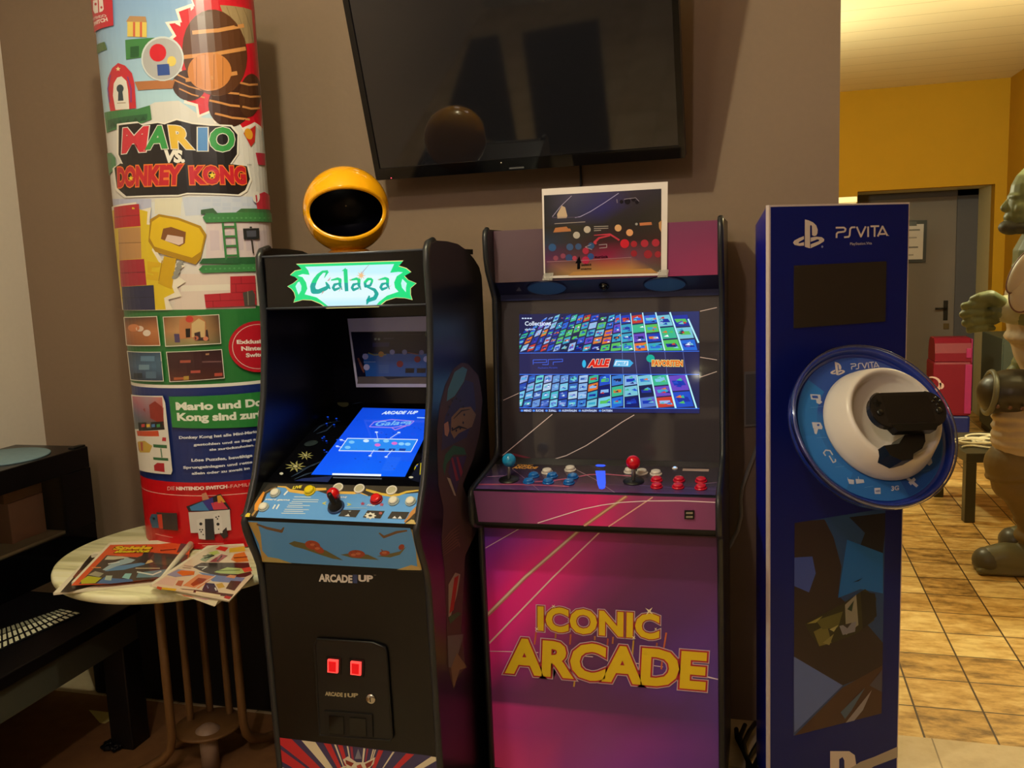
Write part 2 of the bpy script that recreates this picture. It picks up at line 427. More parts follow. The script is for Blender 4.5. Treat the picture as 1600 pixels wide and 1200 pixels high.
b = MB(); b.bx(DX1 - .16, DX1, DYI - .02, DYI + .06, 0, DZ); b.bx(DX0, DX1, DYI - .02, DYI + .06, DZ - .05, DZ)
b.build('door_frame', M_DOORD, d1)
b = MB(); q = onY(1478, 487, DYI - .02)
b.box((q.x, DYI - .004, q.z + .01), (.035, .01, .17), bev=.003); b.tube([(q.x, DYI - .01, q.z + .03), (q.x, DYI - .05, q.z + .03), (q.x - .09, DYI - .055, q.z + .03)], .008)
b.build('door_handle', mat('dark_handle_metal', '#2a2622', 0.35, 0.6), d1)
b = MB(); q2 = onY(1479, 510, DYI - .02); b.box((q2.x, DYI - .004, q2.z), (.045, .008, .05), bev=.003)
b.build('lock_plate', mat('worn_brass', '#6a5838', 0.4, 0.7), d1)

# dark front wall behind the camera: night windows, seen only as reflections
FYW = YB + .02
b = MB(); 
b.bx(XL, -1.955, YB - .1, YB, 0, ZC); b.bx(-0.93, -0.815, YB - .1, YB, 0, ZC); b.bx(1.25, XR, YB - .1, YB, 0, ZC)
b.bx(-1.955, 1.25, YB - .1, YB, 2.25, ZC); b.bx(-1.955, 1.25, YB - .1, YB, 0, .25)
struct(b.build('wall_front', mat('grey_front_wall', '#b4aca0', 0.8)))
for i, (x0, x1) in enumerate(((-1.955, -.93), (-.815, 1.25))):
    w = struct(MB().bx(x0, x1, YB - .06, YB - .05, .25, 2.25).build('window_%d' % (i + 1), mat('night_window_glass', '#020203', 0.03, var=0.1)))
    b = MB(); xm = (x0 + x1) / 2
    b.bx(x0, x0 + .05, YB - .06, YB - .01, .25, 2.25); b.bx(x1 - .05, x1, YB - .06, YB - .01, .25, 2.25)
    b.bx(x0, x1, YB - .06, YB - .01, 1.52, 1.62); b.bx(x0, x1, YB - .06, YB - .01, .25, .32)
    b.build('window_frame', mat('grey_window_frame', '#8a8480', 0.6), w)

for i, P in enumerate(([(-2.54, -2.87), (-2.28, -2.9), (-1.66, -.76), (-2.36, -1.2)], [(-2.06, -2.89), (-1.39, -3.01), (-.98, -.62), (-1.5, -.65)])):  # added dark sheets, laid out to give the television its dark reflected panes
    S = Plane((0, 0, 0), (1, 0, 0), (0, 1, 0))
    tag(MB().plate(S, P, .0005, .006).build('reflection_sheet', mat('black_reflection_sheet', '#0c0b0b', 0.9, var=0.2, scale=200), None), ('added long dark sheet near the left wall, there only to be mirrored in the left half of the television', 'added long dark sheet behind the camera, there only to be mirrored in the right half of the television')[i], 'covering')

# ------------------------------------------------------------------ far room things
# framed notice on the door
t = thing('framed_notice', (1.31, DYI - .01, 1.30), 'black framed notice sheet hanging on the grey door in the far doorway', 'notice')
S = Plane((1.0, DYI - .003, 1.0), (1, 0, 0), (0, 0, 1))
P = [S.px(*p) for p in ((1398, 345), (1448, 344), (1446, 410), (1396, 411))]
MB().plate(S, P, 0, .014).build('frame', M_SOFTBLK, t)
P = [S.px(*p) for p in ((1398, 351), (1443, 350), (1441, 405), (1396, 406))]
MB().plate(S, P, .014, .016).build('paper', mat('notice_paper', '#c9c2c4', 0.6), t)
A = Art(S, h0=.0165)
for y, x1, c in ((359, 1437, '#55504f'), (371, 1432, '#8d8688'), (386, 1434, '#55504f'), (398, 1427, '#8d8688')):
    A.px([(1400, y), (x1, y - 1), (x1, y + 1.4), (1400, y + 2.4)], c)
A.px([(1414, 346.5), (1432, 346), (1432, 353), (1414, 353.5)], '#1a1818')
A.build('printed_text', PR, t)

# red ice-cream style waste bin
M_BINR = mat('red_bin_plastic', '#7e0c2c', 0.5, var=0.04); M_BINP = mat('pink_bin_side_and_glare', '#a82c70', 0.5)
t = thing('waste_bin', (1.345, 7.1, 0), 'red waste bin with white swirl logo and blue base in the far doorway', 'bin')
b = MB(); hw = .128
prof = [(-.13, .02), (-.13, .14)]
b.box((1.345, 7.1, .10), (.25, .27, .20), bev=.015); b.build('base', mat('blue_bin_base', '#1c2a78', 0.4), t)
b = MB(); b.box((1.345, 7.1, .40), (.262, .28, .40), bev=.02); b.build('body', M_BINR, t)
b = MB(); 
hood = [(6.965, .60), (6.965, .66), (6.985, .73), (7.03, .765), (7.17, .765), (7.215, .73), (7.235, .66), (7.235, .60)]
b.prismX(hood, 1.225, 1.465); b.build('hood', M_BINR, t)
b = MB(); b.box((1.448, 6.957, .40), (.045, .008, .36), bev=.003); b.box((1.448, 6.962, .66), (.034, .008, .07), bev=.003); b.box((1.470, 7.1, .55), (.008, .25, .42), bev=.003); b.build('side_panel', M_BINP, t)  # front strips paint the pink glare near the right corner
S = Plane((1.345, 6.958, .5), (1, 0, 0), (0, 0, 1)); A = Art(S)
q = S.px(1462, 597)
A.stroke([(1457 + 15 * math.cos(rad(a)) * (1 - .002 * (a + 100)) , 602 + 13 * math.sin(rad(a)) * (1 - .002 * (a + 100))) for a in range(-110, 200, 20)], [1.5 + 3.4 * math.sin(math.pi * i / 15) for i in range(16)], '#e8c8cc')
A.ell(1470, 603, 5, 5, '#e8c8cc', a0=-120, a1=90)
A.box = [(-1, 0, .118), (1, 0, .118)]
A.build('swirl_logo', PR, t)

# dark cabinet behind the statue and pale cupboard edge beside the wall
t = thing('storage_cabinet', (1.755, 7.3, 0), 'dark grey green cabinet in the far right corner behind the statue', 'cabinet')
M_GG = mat('grey_green_laminate', '#4c5750', 0.5)
MB().bx(1.668, 1.845, 7.0, 7.6, .05, .757, .004).build('carcass', M_GG, t)
MB().bx(1.675, 1.838, 6.988, 7.0, .08, .74, .003).build('door', M_GG, t)
MB().bx(1.68, 1.84, 7.02, 7.58, 0, .05).build('plinth', M_SOFTBLK, t)
t = thing('pale_cupboard', (0.565, 6.6, 0), 'narrow pale cream cupboard whose top edge shows above the blue kiosk', 'cupboard')
M_PCUP = mat('pale_cream_laminate', '#efe3bd', 0.5)
MB().bx(.44, .632, 6.5, 6.9, 0, 1.745, .003).build('carcass', M_PCUP, t)
MB().bx(.43, .636, 6.49, 6.9, 1.745, 1.783, .003).build('top', M_PCUP, t)

# low dark side table with white cables
t = thing('side_table', (1.33, 5.15, 0), 'low dark grey square side table beside the green statue', 'table')
M_LACK = mat('dark_grey_foil', '#3f3f36', 0.4, var=0.08)
R7 = Matrix.Rotation(rad(7), 4, 'Z'); O = Vector((1.028, 4.93, 0))
def lk(x, y, z): return O + R7 @ Vector((x, y, z))
b = MB(); b.box(lk(.275, .275, .345), (.55, .55, .05), R7, .004); b.build('top', M_LACK, t)
for x in (.027, .523):
    for y in (.027, .523):
        MB().box(lk(x, y, .16), (.052, .052, .32), R7, .003).build('leg', M_LACK, t)
t2 = thing('cable_coil', (1.2, 5.2, .371), 'white cables lying loosely on the dark side table', 'cable')
M_CAB = mat('white_cable_rubber', '#ddd6bd', 0.5)
b = MB()
for k, (ox, oy, rx, ry) in enumerate(((.14, .25, .12, .10), (.20, .30, .10, .12), (.16, .2, .13, .06), (.3, .28, .14, .12), (.26, .2, .16, .07))):
    b.tube([lk(ox + rx * math.cos(i * .5) , oy + ry * math.sin(i * .5), .379 + .006 * (k % 3)) for i in range(13)], .0062, 8, closed=False)
b.tube([lk(.02 + .03 * i, .12 + .03 * math.sin(i), .378) for i in range(12)], .006, 8)
b.build('cable', M_CAB, t2)
# ------------------------------------------------------------------ black arcade cabinet with the lit green marquee
GX0, GX1 = -1.182, -0.731; GI0, GI1 = GX0 + .016, GX1 - .016; GC = (GX0 + GX1) / 2
g = thing('arcade_cabinet', (GC, 2.08, 0), 'black arcade cabinet with lit green and white marquee and blue control deck', 'arcade machine')
front = [(1.862, 0), (1.856, .10), (1.850, .21), (1.842, .545), (1.838, .70), (1.832, .742), (1.818, .775), (1.800, .81), (1.788, .84), (1.784, .862), (1.790, .872), (1.812, .905), (1.842, .955), (1.880, 1.05), (1.912, 1.15), (1.932, 1.26), (1.940, 1.353), (1.936, 1.45), (1.938, 1.482), (1.950, 1.496), (1.985, 1.503)]
prof = front + [(2.06, 1.502), (2.14, 1.496), (2.21, 1.480), (2.27, 1.457), (2.31, 1.435), (2.328, 1.41), (2.33, 1.38), (2.33, 0)]
M_MOLD = mat('dark_edge_strip', '#24262a', 0.35, var=0.1)
for x0, x1 in ((GX0, GI0), (GI1, GX1)):
    sp = MB().prismX(prof, x0, x1).build('side_panel', M_BLACK, g)
    MB().tube([((x0 + x1) / 2, y - .001, z) for y, z in front], .0087, 10).build('edge_strip', M_MOLD, sp)
MB().bx(GI0, GI1, 2.31, 2.328, .02, 1.42).build('back_panel', M_SOFTBLK, g)
MB().bx(GI0, GI1, 2.265, 2.277, 1.0, 1.362).build('inner_back', mat('gloss_navy_black', '#07080f', 0.2, var=0.1), g)
MB().bx(GI0, GI1, 1.95, 2.31, 1.470, 1.484).build('top_panel', M_BLACK, g)
mq = MB().bx(GI0, GI1, 1.941, 1.953, 1.362, 1.470).bx(GI0, GI1, 1.941, 2.27, 1.353, 1.362).bx(GI0, GI1, 1.941, 1.953, 1.470, 1.4845).build('marquee', mat('marquee_acrylic', '#060608', 0.15), g)
MB().tube([(GI0, 1.939, 1.3565), (GI1, 1.939, 1.3565)], .0022, 8).build('trim_strip', mat('grey_trim', '#5a606c', 0.3, 0.4), mq)
MB().tube([(GI0, 1.938, 1.482), (GI1, 1.938, 1.482)], .0028, 8).build('trim_strip', MATS['grey_trim'], mq)
S = Plane((GC, 1.941, 1.42), (1, 0, 0), (0, 0, 1))
MQ = print_mat('lit_marquee_print', 0.2, emit=1.0, base=0.0)
A = Art(S); K = C(440, 400, 7.2727)
badge = [(165, 88), (1385, 50), (1335, 110), (1420, 135), (1475, 180), (1400, 225), (1440, 270), (1535, 310), (1470, 365), (1470, 440), (1490, 500), (1400, 480), (1300, 475), (1190, 510), (1105, 580), (510, 596), (440, 545), (340, 505), (240, 500), (135, 530), (155, 470), (140, 415), (110, 375), (65, 345), (130, 310), (185, 265), (150, 235), (95, 215), (150, 165), (225, 150), (200, 115)]
A.px(K(*badge), '#e8e08a'); A.lay()
cx, cy = 800, 325
ins = [(cx + (x - cx) * .991, cy + (y - cy) * .965) for x, y in badge]
A.px(K(*ins), '#10e080'); A.lay()
white = [(270, 122), (1280, 92), (1235, 190), (1330, 180), (1380, 185), (1310, 230), (1280, 300), (1290, 360), (1330, 405), (1200, 450), (1110, 520), (1080, 556), (530, 570), (480, 530), (400, 470), (265, 435), (295, 370), (280, 300), (240, 240), (185, 225), (240, 205), (320, 215), (305, 165)]
A.px(K(*white), ['#e2fbff' if y > 200 and y < 480 else '#c8f4ff' for x, y in white]); A.lay()
for P in ([(205, 290), (228, 340), (225, 390), (195, 440), (180, 400), (160, 345), (185, 300)], [(1375, 260), (1425, 310), (1415, 360), (1415, 412), (1370, 360), (1360, 310)]): A.px(K(*P), '#c8f8f4')
# lettering, pieces drawn twice: teal then bright green above the split
def letters(col):
    sw = lambda pts, w, k=1: A.stroke(K(*pts), [q / 7.27 for q in w], col)
    sw([(530, 175), (470, 178), (420, 220), (380, 280), (355, 345), (365, 400), (420, 405), (500, 370), (545, 340)], [30, 26, 40, 52, 58, 62, 50, 46, 30])
    sw([(530, 175), (510, 205), (488, 250)], [26, 20, 4])
    sw([(505, 295), (530, 340), (555, 375)], [14, 40, 12])
    for ox, oy in ((0, 0), (215, 0), (540, -5)):
        sw([(565 + ox, 275 + oy), (640 + ox, 258 + oy), (668 + ox, 270 + oy), (665 + ox, 330 + oy), (690 + ox, 385 + oy)], [14, 30, 34, 34, 8])
        sw([(655 + ox, 312 + oy), (605 + ox, 325 + oy), (588 + ox, 360 + oy), (605 + ox, 385 + oy), (665 + ox, 362 + oy)], [18, 30, 30, 30, 22])
    sw([(690, 170), (735, 145)], [6, 24]); sw([(728, 150), (734, 270), (742, 400)], [44, 44, 40]); 
    sw([(1030, 262), (985, 262), (950, 300), (955, 345), (1010, 335), (1030, 290), (1032, 262)], [24, 30, 32, 30, 26, 26, 24])
    sw([(955, 345), (1060, 385), (1085, 430), (1060, 480), (985, 505), (970, 550)], [12, 36, 44, 46, 44, 10])
    sw([(985, 505), (1000, 450)], [40, 16])
letters('#0aa79a'); A.lay()
ya, yb = S.px(*K((330, 305))[0]), S.px(*K((1250, 305))[0])
sl = (yb[1] - ya[1]) / (yb[0] - ya[0])
A.box = [(sl, -1, sl * ya[0] - ya[1])]
letters('#14d884'); A.box = None; A.lay()
for P in ([(520, 285), (565, 235), (545, 280)], [(765, 272), (800, 265), (790, 280)], [(1090, 268), (1125, 262), (1110, 275)], [(455, 440), (470, 400), (490, 400)], [(650, 410), (665, 380), (700, 345)], [(870, 400), (890, 370), (920, 340)], [(1200, 395), (1225, 355), (1262, 315)]): A.px(K(*P), '#d0a090')
A.stroke(K((905, 205), (1000, 95)), [1.6, .5], '#b4b0b8'); A.star(*K((907, 222))[0], 7.5, 2.6, 8, '#f0c088')
A.build('marquee_art', MQ, mq)

# control deck
DP = Plane((GC, 1.782, .8765), (1, 0, 0), (0, .084, .062))
dl = math.hypot(.084, .062)
cp = MB().prismX([(1.782, .8755), (1.866, .9375), (1.90, .93), (1.90, .866), (1.80, .866), (1.785, .862)], GX0 + .004, GX1 - .004).build('control_panel', M_SOFTBLK, g)
A = Art(DP); K = C(370, 740, 10); K2 = C(510, 740, 10)
A.px([(374.5, 807), (420.5, 755.5), (657, 760.5), (651, 819)], '#3a3632'); A.lay()
blue = K((300, 685), (345, 590), (370, 500), (430, 420), (470, 320), (640, 215), (800, 220), (830, 285), (1050, 310), (1250, 270)) + K2((0, 320), (430, 325), (520, 310), (660, 355), (960, 345), (1100, 350), (1230, 320), (1450, 300), (1435, 520), (1290, 690), (1220, 785))
A.px(blue, ['#64a4ec' if p[1] > 780 else '#5c9ce4' for p in blue]); A.lay()
gold = '#e0b458'
A.stroke(K((640, 205), (770, 215), (835, 270), (1050, 300), (1250, 250), (1400, 245)), [1.6, 2.4, 5, 5, 4.5, 3.5], gold)
A.stroke(K2((150, 300), (420, 305), (530, 305), (650, 350)), [4, 4, 2, 1], gold); A.stroke(K2((620, 255), (720, 285), (860, 325), (1000, 345), (1130, 335), (1250, 290), (1450, 265)), [3, 4, 4, 4, 3.6, 3, 2], '#d8b850')
A.stroke(K((430, 290), (370, 400), (320, 500), (300, 580)), [3, 6, 8, 5], '#e89a3c'); A.stroke(K((300, 580), (240, 660)), [3, 3], '#b08a54')
A.stroke(K((440, 300), (540, 245), (620, 215)), [1.5, 1.6, 1.2], '#8a6a40'); A.px(K((130, 680), (150, 615), (215, 625), (200, 680)), '#e8d048')
A.stroke(K2((1435, 530), (1340, 620), (1280, 700), (1220, 760)), [7, 6, 4, 2], '#c08a50'); A.px(K2((1230, 785), (1330, 720), (1400, 740), (1395, 795)), '#c8b070')
A.lay()
for i, (x0, x1, y) in enumerate(((900, 1160, 366), (880, 1280, 408), (860, 1270, 440), (825, 1030, 466), (800, 1145, 500), (785, 1035, 526), (750, 1130, 564), (735, 1040, 592), (700, 1075, 624))):
    A.stroke(K((x0, y), (x1, y + 6)), 1.15, '#cfe4f0')
A.text('start game', K((440, 418))[0], K((830, 430))[0], K((452, 390))[0], '#eef6fa', bold=.03, shear=.3)
A.stroke(K((740, 340), (800, 275)), 2.4, '#eef6fa'); A.stroke(K((565, 555), (605, 490)), 2.2, '#eef6fa'); A.stroke(K((620, 560), (665, 485)), 2.2, '#eef6fa')
A.text('MOVE', K2((190, 385))[0], K2((320, 388))[0], K2((200, 360))[0], '#eef6fa', bold=.03, shear=.3)
A.text('FIRE', K2((630, 510))[0], K2((770, 515))[0], K2((640, 482))[0], '#e8f0f6', bold=.02, shear=.3)
A.stroke(K((1400, 450), (1345, 470), (1395, 488)), 1.3, '#d8d860'); A.stroke(K2((330, 470), (385, 487), (325, 505)), 1.3, '#d8d860')
for x, y in ((570, 475), (865, 490)): A.star(*K2((x, y))[0], 4.2, 2, 5, '#a84a6a', ky=.8)
for P in ([(255, 570), (535, 575), (460, 688), (185, 672)], [(645, 580), (915, 590), (845, 708), (570, 690)], [(1025, 598), (1300, 606), (1235, 718), (955, 708)]):
    A.px(K2(*P), '#3a3838')
A.stroke(K2((640, 545), (300, 540)), .8, '#a8c8dc')
A.lay()
A.px(K2((285, 668), (330, 650), (345, 632), (355, 650), (370, 674)), '#dfe4e8'); A.px(K2((345, 590), (395, 585), (370, 610)), '#9aa0a8')
A.star(*K2((690, 665))[0], 9.5, 6.5, 8, '#e4e4dc', ky=.6); A.ell(*K2((850, 625))[0], 2.6, 2, '#b06060')
A.px(K2((1030, 705), (1070, 670), (1105, 708)), '#e8ecf0'); A.px(K2((1115, 708), (1155, 668), (1185, 712)), '#e8ecf0')
A.lay(); A.ell(*K2((690, 665))[0], 3, 1.6, '#3a3838')
A.text('LIVE', K((870, 250))[0], K((1020, 235))[0], K((880, 205))[0], '#e8d84a', bold=.05, shear=.2, out=[(.05, '#2a2620')])
A.build('deck_graphic', PRG, cp)
def on_deck(D, x, y): u, v = D.px(x, y); return D.p(u, v)
def push_button(parent, D, x, y, r, m, mc, high=.008, rcol=1.28, ax=None):
    p = on_deck(D, x, y); n = D.n
    o = MB().lathe([(r * rcol, 0), (r * rcol, .003), (r * rcol * .93, .0048), (r * 1.06, .0048), (r * 1.04, .003)], p, n, 24).build('push_button', mc, parent)
    MB().lathe([(r, .002), (r, high * .7), (r * .93, high * .93), (r * .6, high), (r * .3, high * .96), (0, high * .95)], p, n, 24).build('plunger', m, o)
    return o
M_CLR = mat('clear_white_plastic', '#e6e4d6', 0.15, var=0.03, coat=0.4); M_CLRC = mat('clear_collar', '#a8b8b8', 0.12, var=0.05, coat=0.4)
M_YB = mat('yellow_button', '#e2cc18', 0.18, var=0.03, coat=0.3)
for x, y in ((430.5, 769), (412.5, 791), (615.5, 781.5), (642, 782)): push_button(cp, DP, x, y + 2.5, .0105, M_CLR, M_CLRC, .010)
push_button(cp, DP, 484.5, 768, .0115, M_YB, M_YB, .012)
push_button(cp, DP, 588.5, 781.5, .012, M_RED, mat('dark_red_collar', '#90101a', 0.2), .013)
for x, y in ((562, 764.5), (612.5, 767), (528.5, 763)): push_button(cp, DP, x, y, .010, mat('grey_cream_button', '#b4b096', 0.25), M_WHITE, .0045, 1.35)
p = on_deck(DP, 525.5, 793)
js = MB().lathe([(.0205, 0), (.0205, .0035), (.018, .006), (.0, .006)], p, DP.n, 28).build('joystick', mat('dark_blue_collar', '#27406e', 0.3), cp)  # collar in plain dark blue
MB().lathe([(.0175, .005), (.0165, .012), (.010, .016), (.0065, .022), (.0055, .05), (0, .05)], p, DP.n, 20).build('shaft', M_SOFTBLK, js)
q = onY(520.5, 772, p.y + .012)
MB().ball(q, (.0152, .0152, .0158)).build('ball_knob', M_RED, js)

# sloping blue fascia under the deck
FP = Plane((GC, 1.835, .742), (1, 0, 0), (0, -.047, .113))
fl = math.hypot(.047, .113)
fa = MB().plate(FP, [(GI0 - GC, 0), (GI1 - GC, 0), (GI1 - GC, fl), (GI0 - GC, fl)], -.012, 0).build('lower_fascia', M_SOFTBLK, g)
A = Art(FP); K = C(360, 620, 4)
A.px([(387.5, 813.5), (641, 825), (666, 891), (411, 877)], '#5ca4ee'); A.lay()
A.px(K((110, 780), (170, 785), (190, 860), (200, 960), (235, 1000), (260, 1032), (200, 1030), (180, 920)), '#c8a860')
A.px(K((200, 1030), (240, 1000), (300, 1010), (385, 1040)), '#c0b070'); A.px(K((1130, 825), (1180, 860), (1210, 960), (1222, 1085), (1170, 1075), (1160, 960)), '#c0a458')
A.px(K((1040, 1080), (1130, 1050), (1180, 1062), (1190, 1083)), '#c8b070')
A.stroke(K((165, 795), (230, 820), (320, 840), (335, 815)), [2.5, 4, 4.5, 2], '#7a5a3c'); A.stroke(K((930, 850), (960, 875), (1040, 845), (1105, 835)), [2, 4, 4, 2.5], '#7a5a3c')
A.lay()
for P in ([(365, 915), (400, 900), (470, 915), (600, 960), (705, 1020), (640, 1010), (560, 985), (460, 950), (400, 935)], [(690, 985), (760, 975), (860, 985), (930, 1018), (840, 1012), (760, 1005)], [(915, 995), (970, 985), (1060, 965), (1100, 935), (1060, 985), (1000, 1002)]):
    A.px(K(*P), '#6e6a44')
A.lay()
for x, y, rx, ry, r in ((515, 925, 12, 7, 12), (550, 950, 10, 5, 30), (790, 980, 13, 6, 3), (965, 975, 8, 4, -5), (1070, 937, 5, 4, -40)): A.ell(*K((x, y))[0], rx, ry, '#a84a34', rot=r)
A.lay()
for x, y in ((515, 922), (800, 978), (545, 945), (770, 985), (963, 972)): A.ell(*K((x, y))[0], 4, 2, '#c87858'); A.stroke(K((x - 20, y - 22), (x - 8, y - 8)), 1.2, '#8a4030')
A.build('fascia_graphic', PR, fa)

# lower front
BP = Plane((GC, 1.850, .06), (1, 0, 0), (0, -.013, .66))
fr = MB().plate(BP, [(GI0 - GC, -.04), (GI1 - GC, -.04), (GI1 - GC, .682), (GI0 - GC, .682)], -.014, 0).build('front_panel', mat('front_panel_black', '#070708', 0.32, var=0.1), g)
A = Art(BP); K = C(400, 880, 3.75)
A.text('ARCADE', K((368, 107))[0], K((565, 116))[0], K((368, 62))[0], '#d8d0c8', bold=.045)
A.text('1', K((568, 116))[0], K((594, 117))[0], K((568, 66))[0], '#33406e', bold=.05)
A.text('UP', K((600, 107))[0], K((686, 110))[0], K((600, 68))[0], '#d8d0c8', bold=.05)
A.text('TM', K((690, 73))[0], K((703, 73))[0], K((690, 67))[0], '#a8a098')
A.build('maker_logo', PR, fr); A = Art(BP)
kick = K((130, 1020), (1000, 1125), (1070, 1140), (1075, 1300), (135, 1300)); A.px(kick, '#3c3560'); A.lay()
kb = [S_ for S_ in (BP.px(*K((130, 1020))[0]), BP.px(*K((1070, 1137))[0]))]
sl = (kb[1][1] - kb[0][1]) / (kb[1][0] - kb[0][0])
A.box = [(-sl, 1, kb[0][1] - sl * kb[0][0]), (-1, 0, -kb[0][0]), (1, 0, kb[1][0]), (0, -1, -.02)]
hub = (600, 1420)
for a0, a1, c in ((-175, -168, '#d8d0b8'), (-160, -153, '#e0d8c0'), (-150, -144, '#c42a34'), (-142, -135, '#c42a34'), (-131, -124, '#e0d4b8'), (-119, -114, '#c42a34'), (-111.5, -110, '#e0d8c0'), (-108.5, -104.5, '#c42a34'), (-101, -99.6, '#e0d8c0'), (-98, -95.5, '#9a2c48'), (-85, -83, '#e8e0c8'), (-81.6, -79.8, '#9a2c48'), (-75.5, -74.3, '#e0d8c0'), (-73.5, -72.5, '#e0d8c0'), (-70, -65.5, '#c42a34'), (-57.5, -56, '#e0d8c0'), (-47.5, -42.5, '#c42a34'), (-34, -30, '#e0d4b8'), (-20, -14, '#c42a34')):
    A.px(K(hub, (hub[0] + 900 * math.cos(rad(a0)), hub[1] + 900 * math.sin(rad(a0))), (hub[0] + 900 * math.cos(rad(a1)), hub[1] + 900 * math.sin(rad(a1)))), c)
A.lay()
for P, c in (([(510, 1150), (540, 1130), (590, 1165), (640, 1165), (700, 1135), (690, 1175), (650, 1215), (640, 1290), (560, 1290), (545, 1210)], '#ded6c4'), ([(470, 1210), (520, 1185), (560, 1200), (540, 1240), (480, 1240)], '#ded6c4')): A.px(K(*P), c)
A.lay()
for P, c in (([(525, 1150), (575, 1170), (560, 1190), (530, 1175)], '#8a2a24'), ([(640, 1175), (690, 1150), (675, 1185), (650, 1200)], '#8a2a24'), ([(590, 1185), (615, 1175), (628, 1200), (600, 1210)], '#b8483c'), ([(490, 1212), (530, 1195), (535, 1225)], '#20243c'), ([(580, 1145), (600, 1085), (622, 1145)], '#7a7c90')): A.px(K(*P), c)
A.build('kick_artwork', PR, fr)
# coin door
dr = MB().plate(BP, [BP.px(*p) for p in K((350, 470), (365, 438), (690, 460), (760, 488), (770, 520), (805, 1015), (790, 1030), (380, 1000))], 0, .006).build('coin_door', mat('coin_door_black', '#121212', 0.4), g)
b = MB(); rim = [BP.px(*p) for p in K((350, 470), (365, 438), (690, 460), (760, 488), (770, 520), (805, 1015), (790, 1030), (380, 1000))]
b.tube([BP.p(u, v, .006) for u, v in rim], .003, 8, closed=True); b.build('door_rim', M_SOFTBLK, dr)
M_COIN = mat('red_lit_button', '#a80c14', 0.3, emit='#f01018', estr=0.62); M_COINR = mat('red_lit_rim', '#ff5050', 0.3, emit='#ff4a44', estr=1.0)
for P in ([(434, 550), (494, 556), (492, 630), (434, 624)], [(568, 562), (628, 568), (626, 644), (568, 637)]):
    q = [BP.px(*p) for p in K(*P)]; cu, cv = sum(a for a, _ in q) / 4, sum(a for _, a in q) / 4
    cb = MB().plate(BP, q, .006, .014).build('coin_button', M_COINR, dr)
    MB().plate(BP, [(cu + (u - cu) * .70, cv + (v - cv) * .78) for u, v in q], .014, .0155).build('button_face', M_COIN, cb)
    fq = [(cu + (u - cu) * 1.45, cv + (v - cv) * 1.3) for u, v in q]
    MB().plate(BP, fq, .0055, .0085).build('button_bezel', M_BLACK, dr)
u, v = BP.px(*K((682, 784))[0])
lk_ = MB().lathe([(.0125, .006), (.0125, .011), (.010, .013), (0, .013)], BP.p(u, v), BP.n, 24).build('lock', M_CHROME, dr)
MB().plate(BP, [(u - .001, v - .006), (u + .001, v - .006), (u + .001, v + .006), (u - .001, v + .006)], .013, .0136).build('keyhole', M_BLACK, lk_)
A = Art(BP, h0=.0065); A.text('ARCADE', K((412, 768))[0], K((515, 776))[0], K((412, 744))[0], '#a89c7c', bold=.05)
A.text('1UP', K((525, 778))[0], K((605, 778))[0], K((525, 754))[0], '#a89c7c', bold=.05); A.build('door_logo', PR, dr)
fr_ = [BP.px(*p) for p in K((410, 855), (690, 875), (695, 1010), (412, 995))]
MB().plate(BP, fr_, .006, .010).build('coin_return_frame', M_SOFTBLK, dr)
for P in ([(440, 880), (525, 886), (528, 988), (443, 980)], [(560, 890), (655, 897), (658, 998), (563, 992)]):
    MB().plate(BP, [BP.px(*p) for p in K(*P)], .010, .0125).build('return_flap', M_GLOSSBLK, dr)

# monitor deck with tilted screen
SP = Plane((GC, 1.868, .934), (1, 0, 0), (0, .41, .1375)); sl_ = math.hypot(.41, .1375)
md = MB().plate(SP, [(GI0 - GC, 0), (GI1 - GC, 0), (GI1 - GC, sl_), (GI0 - GC, sl_)], -.012, 0).build('monitor_deck', M_GLOSSBLK, g)
A = Art(SP); K = C(360, 620, 4)
A.uv([(GI0 - GC + .002, .002), (GI1 - GC - .002, .002), (GI1 - GC - .002, sl_ - .002), (GI0 - GC + .002, sl_ - .002)], '#08080c'); A.lay()
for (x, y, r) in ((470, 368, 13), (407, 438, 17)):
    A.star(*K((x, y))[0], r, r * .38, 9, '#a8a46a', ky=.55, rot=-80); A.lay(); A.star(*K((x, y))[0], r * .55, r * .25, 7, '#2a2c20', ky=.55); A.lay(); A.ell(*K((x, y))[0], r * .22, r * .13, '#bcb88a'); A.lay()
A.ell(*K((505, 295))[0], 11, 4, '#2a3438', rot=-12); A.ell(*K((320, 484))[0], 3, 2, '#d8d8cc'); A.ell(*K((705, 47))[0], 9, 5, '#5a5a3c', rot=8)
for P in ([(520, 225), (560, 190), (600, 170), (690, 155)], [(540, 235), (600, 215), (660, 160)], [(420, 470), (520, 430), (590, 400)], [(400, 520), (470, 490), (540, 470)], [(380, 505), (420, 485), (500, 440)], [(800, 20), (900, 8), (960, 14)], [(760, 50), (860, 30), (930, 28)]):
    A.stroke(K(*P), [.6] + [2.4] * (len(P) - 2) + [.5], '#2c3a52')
A.ell(*K((1190, 455))[0], 10.5, 9, '#d0c822', rot=-30); A.px(K((1115, 520), (1190, 400), (1180, 540)), '#151a30'); A.ell(*K((1130, 508))[0], 3.5, 1.6, '#d4d8d8')
A.px(K((450, 515), (640, 500), (610, 538), (400, 530)), '#232f6a')
A.build('deck_graphic', PRG, md)
SCR = print_mat('lit_screen', 0.05, emit=1.0, base=0.0)
q = [SP.px(*p) for p in ((567, 638), (700, 641.5), (634.5, 747), (485.5, 743.5))]
q[1] = (GI1 - GC - .028, q[0][1])
sc = MB().plate(SP, q, 0.0002, .0022).build('screen', M_GLOSSBLK, g)
A = Art(SP, h0=.003)
top, bot = ((567, 638.5), (685, 641.5)), ((486.5, 743), (633, 746.5))
A.box = [(1, 0, GI1 - GC - .03)]
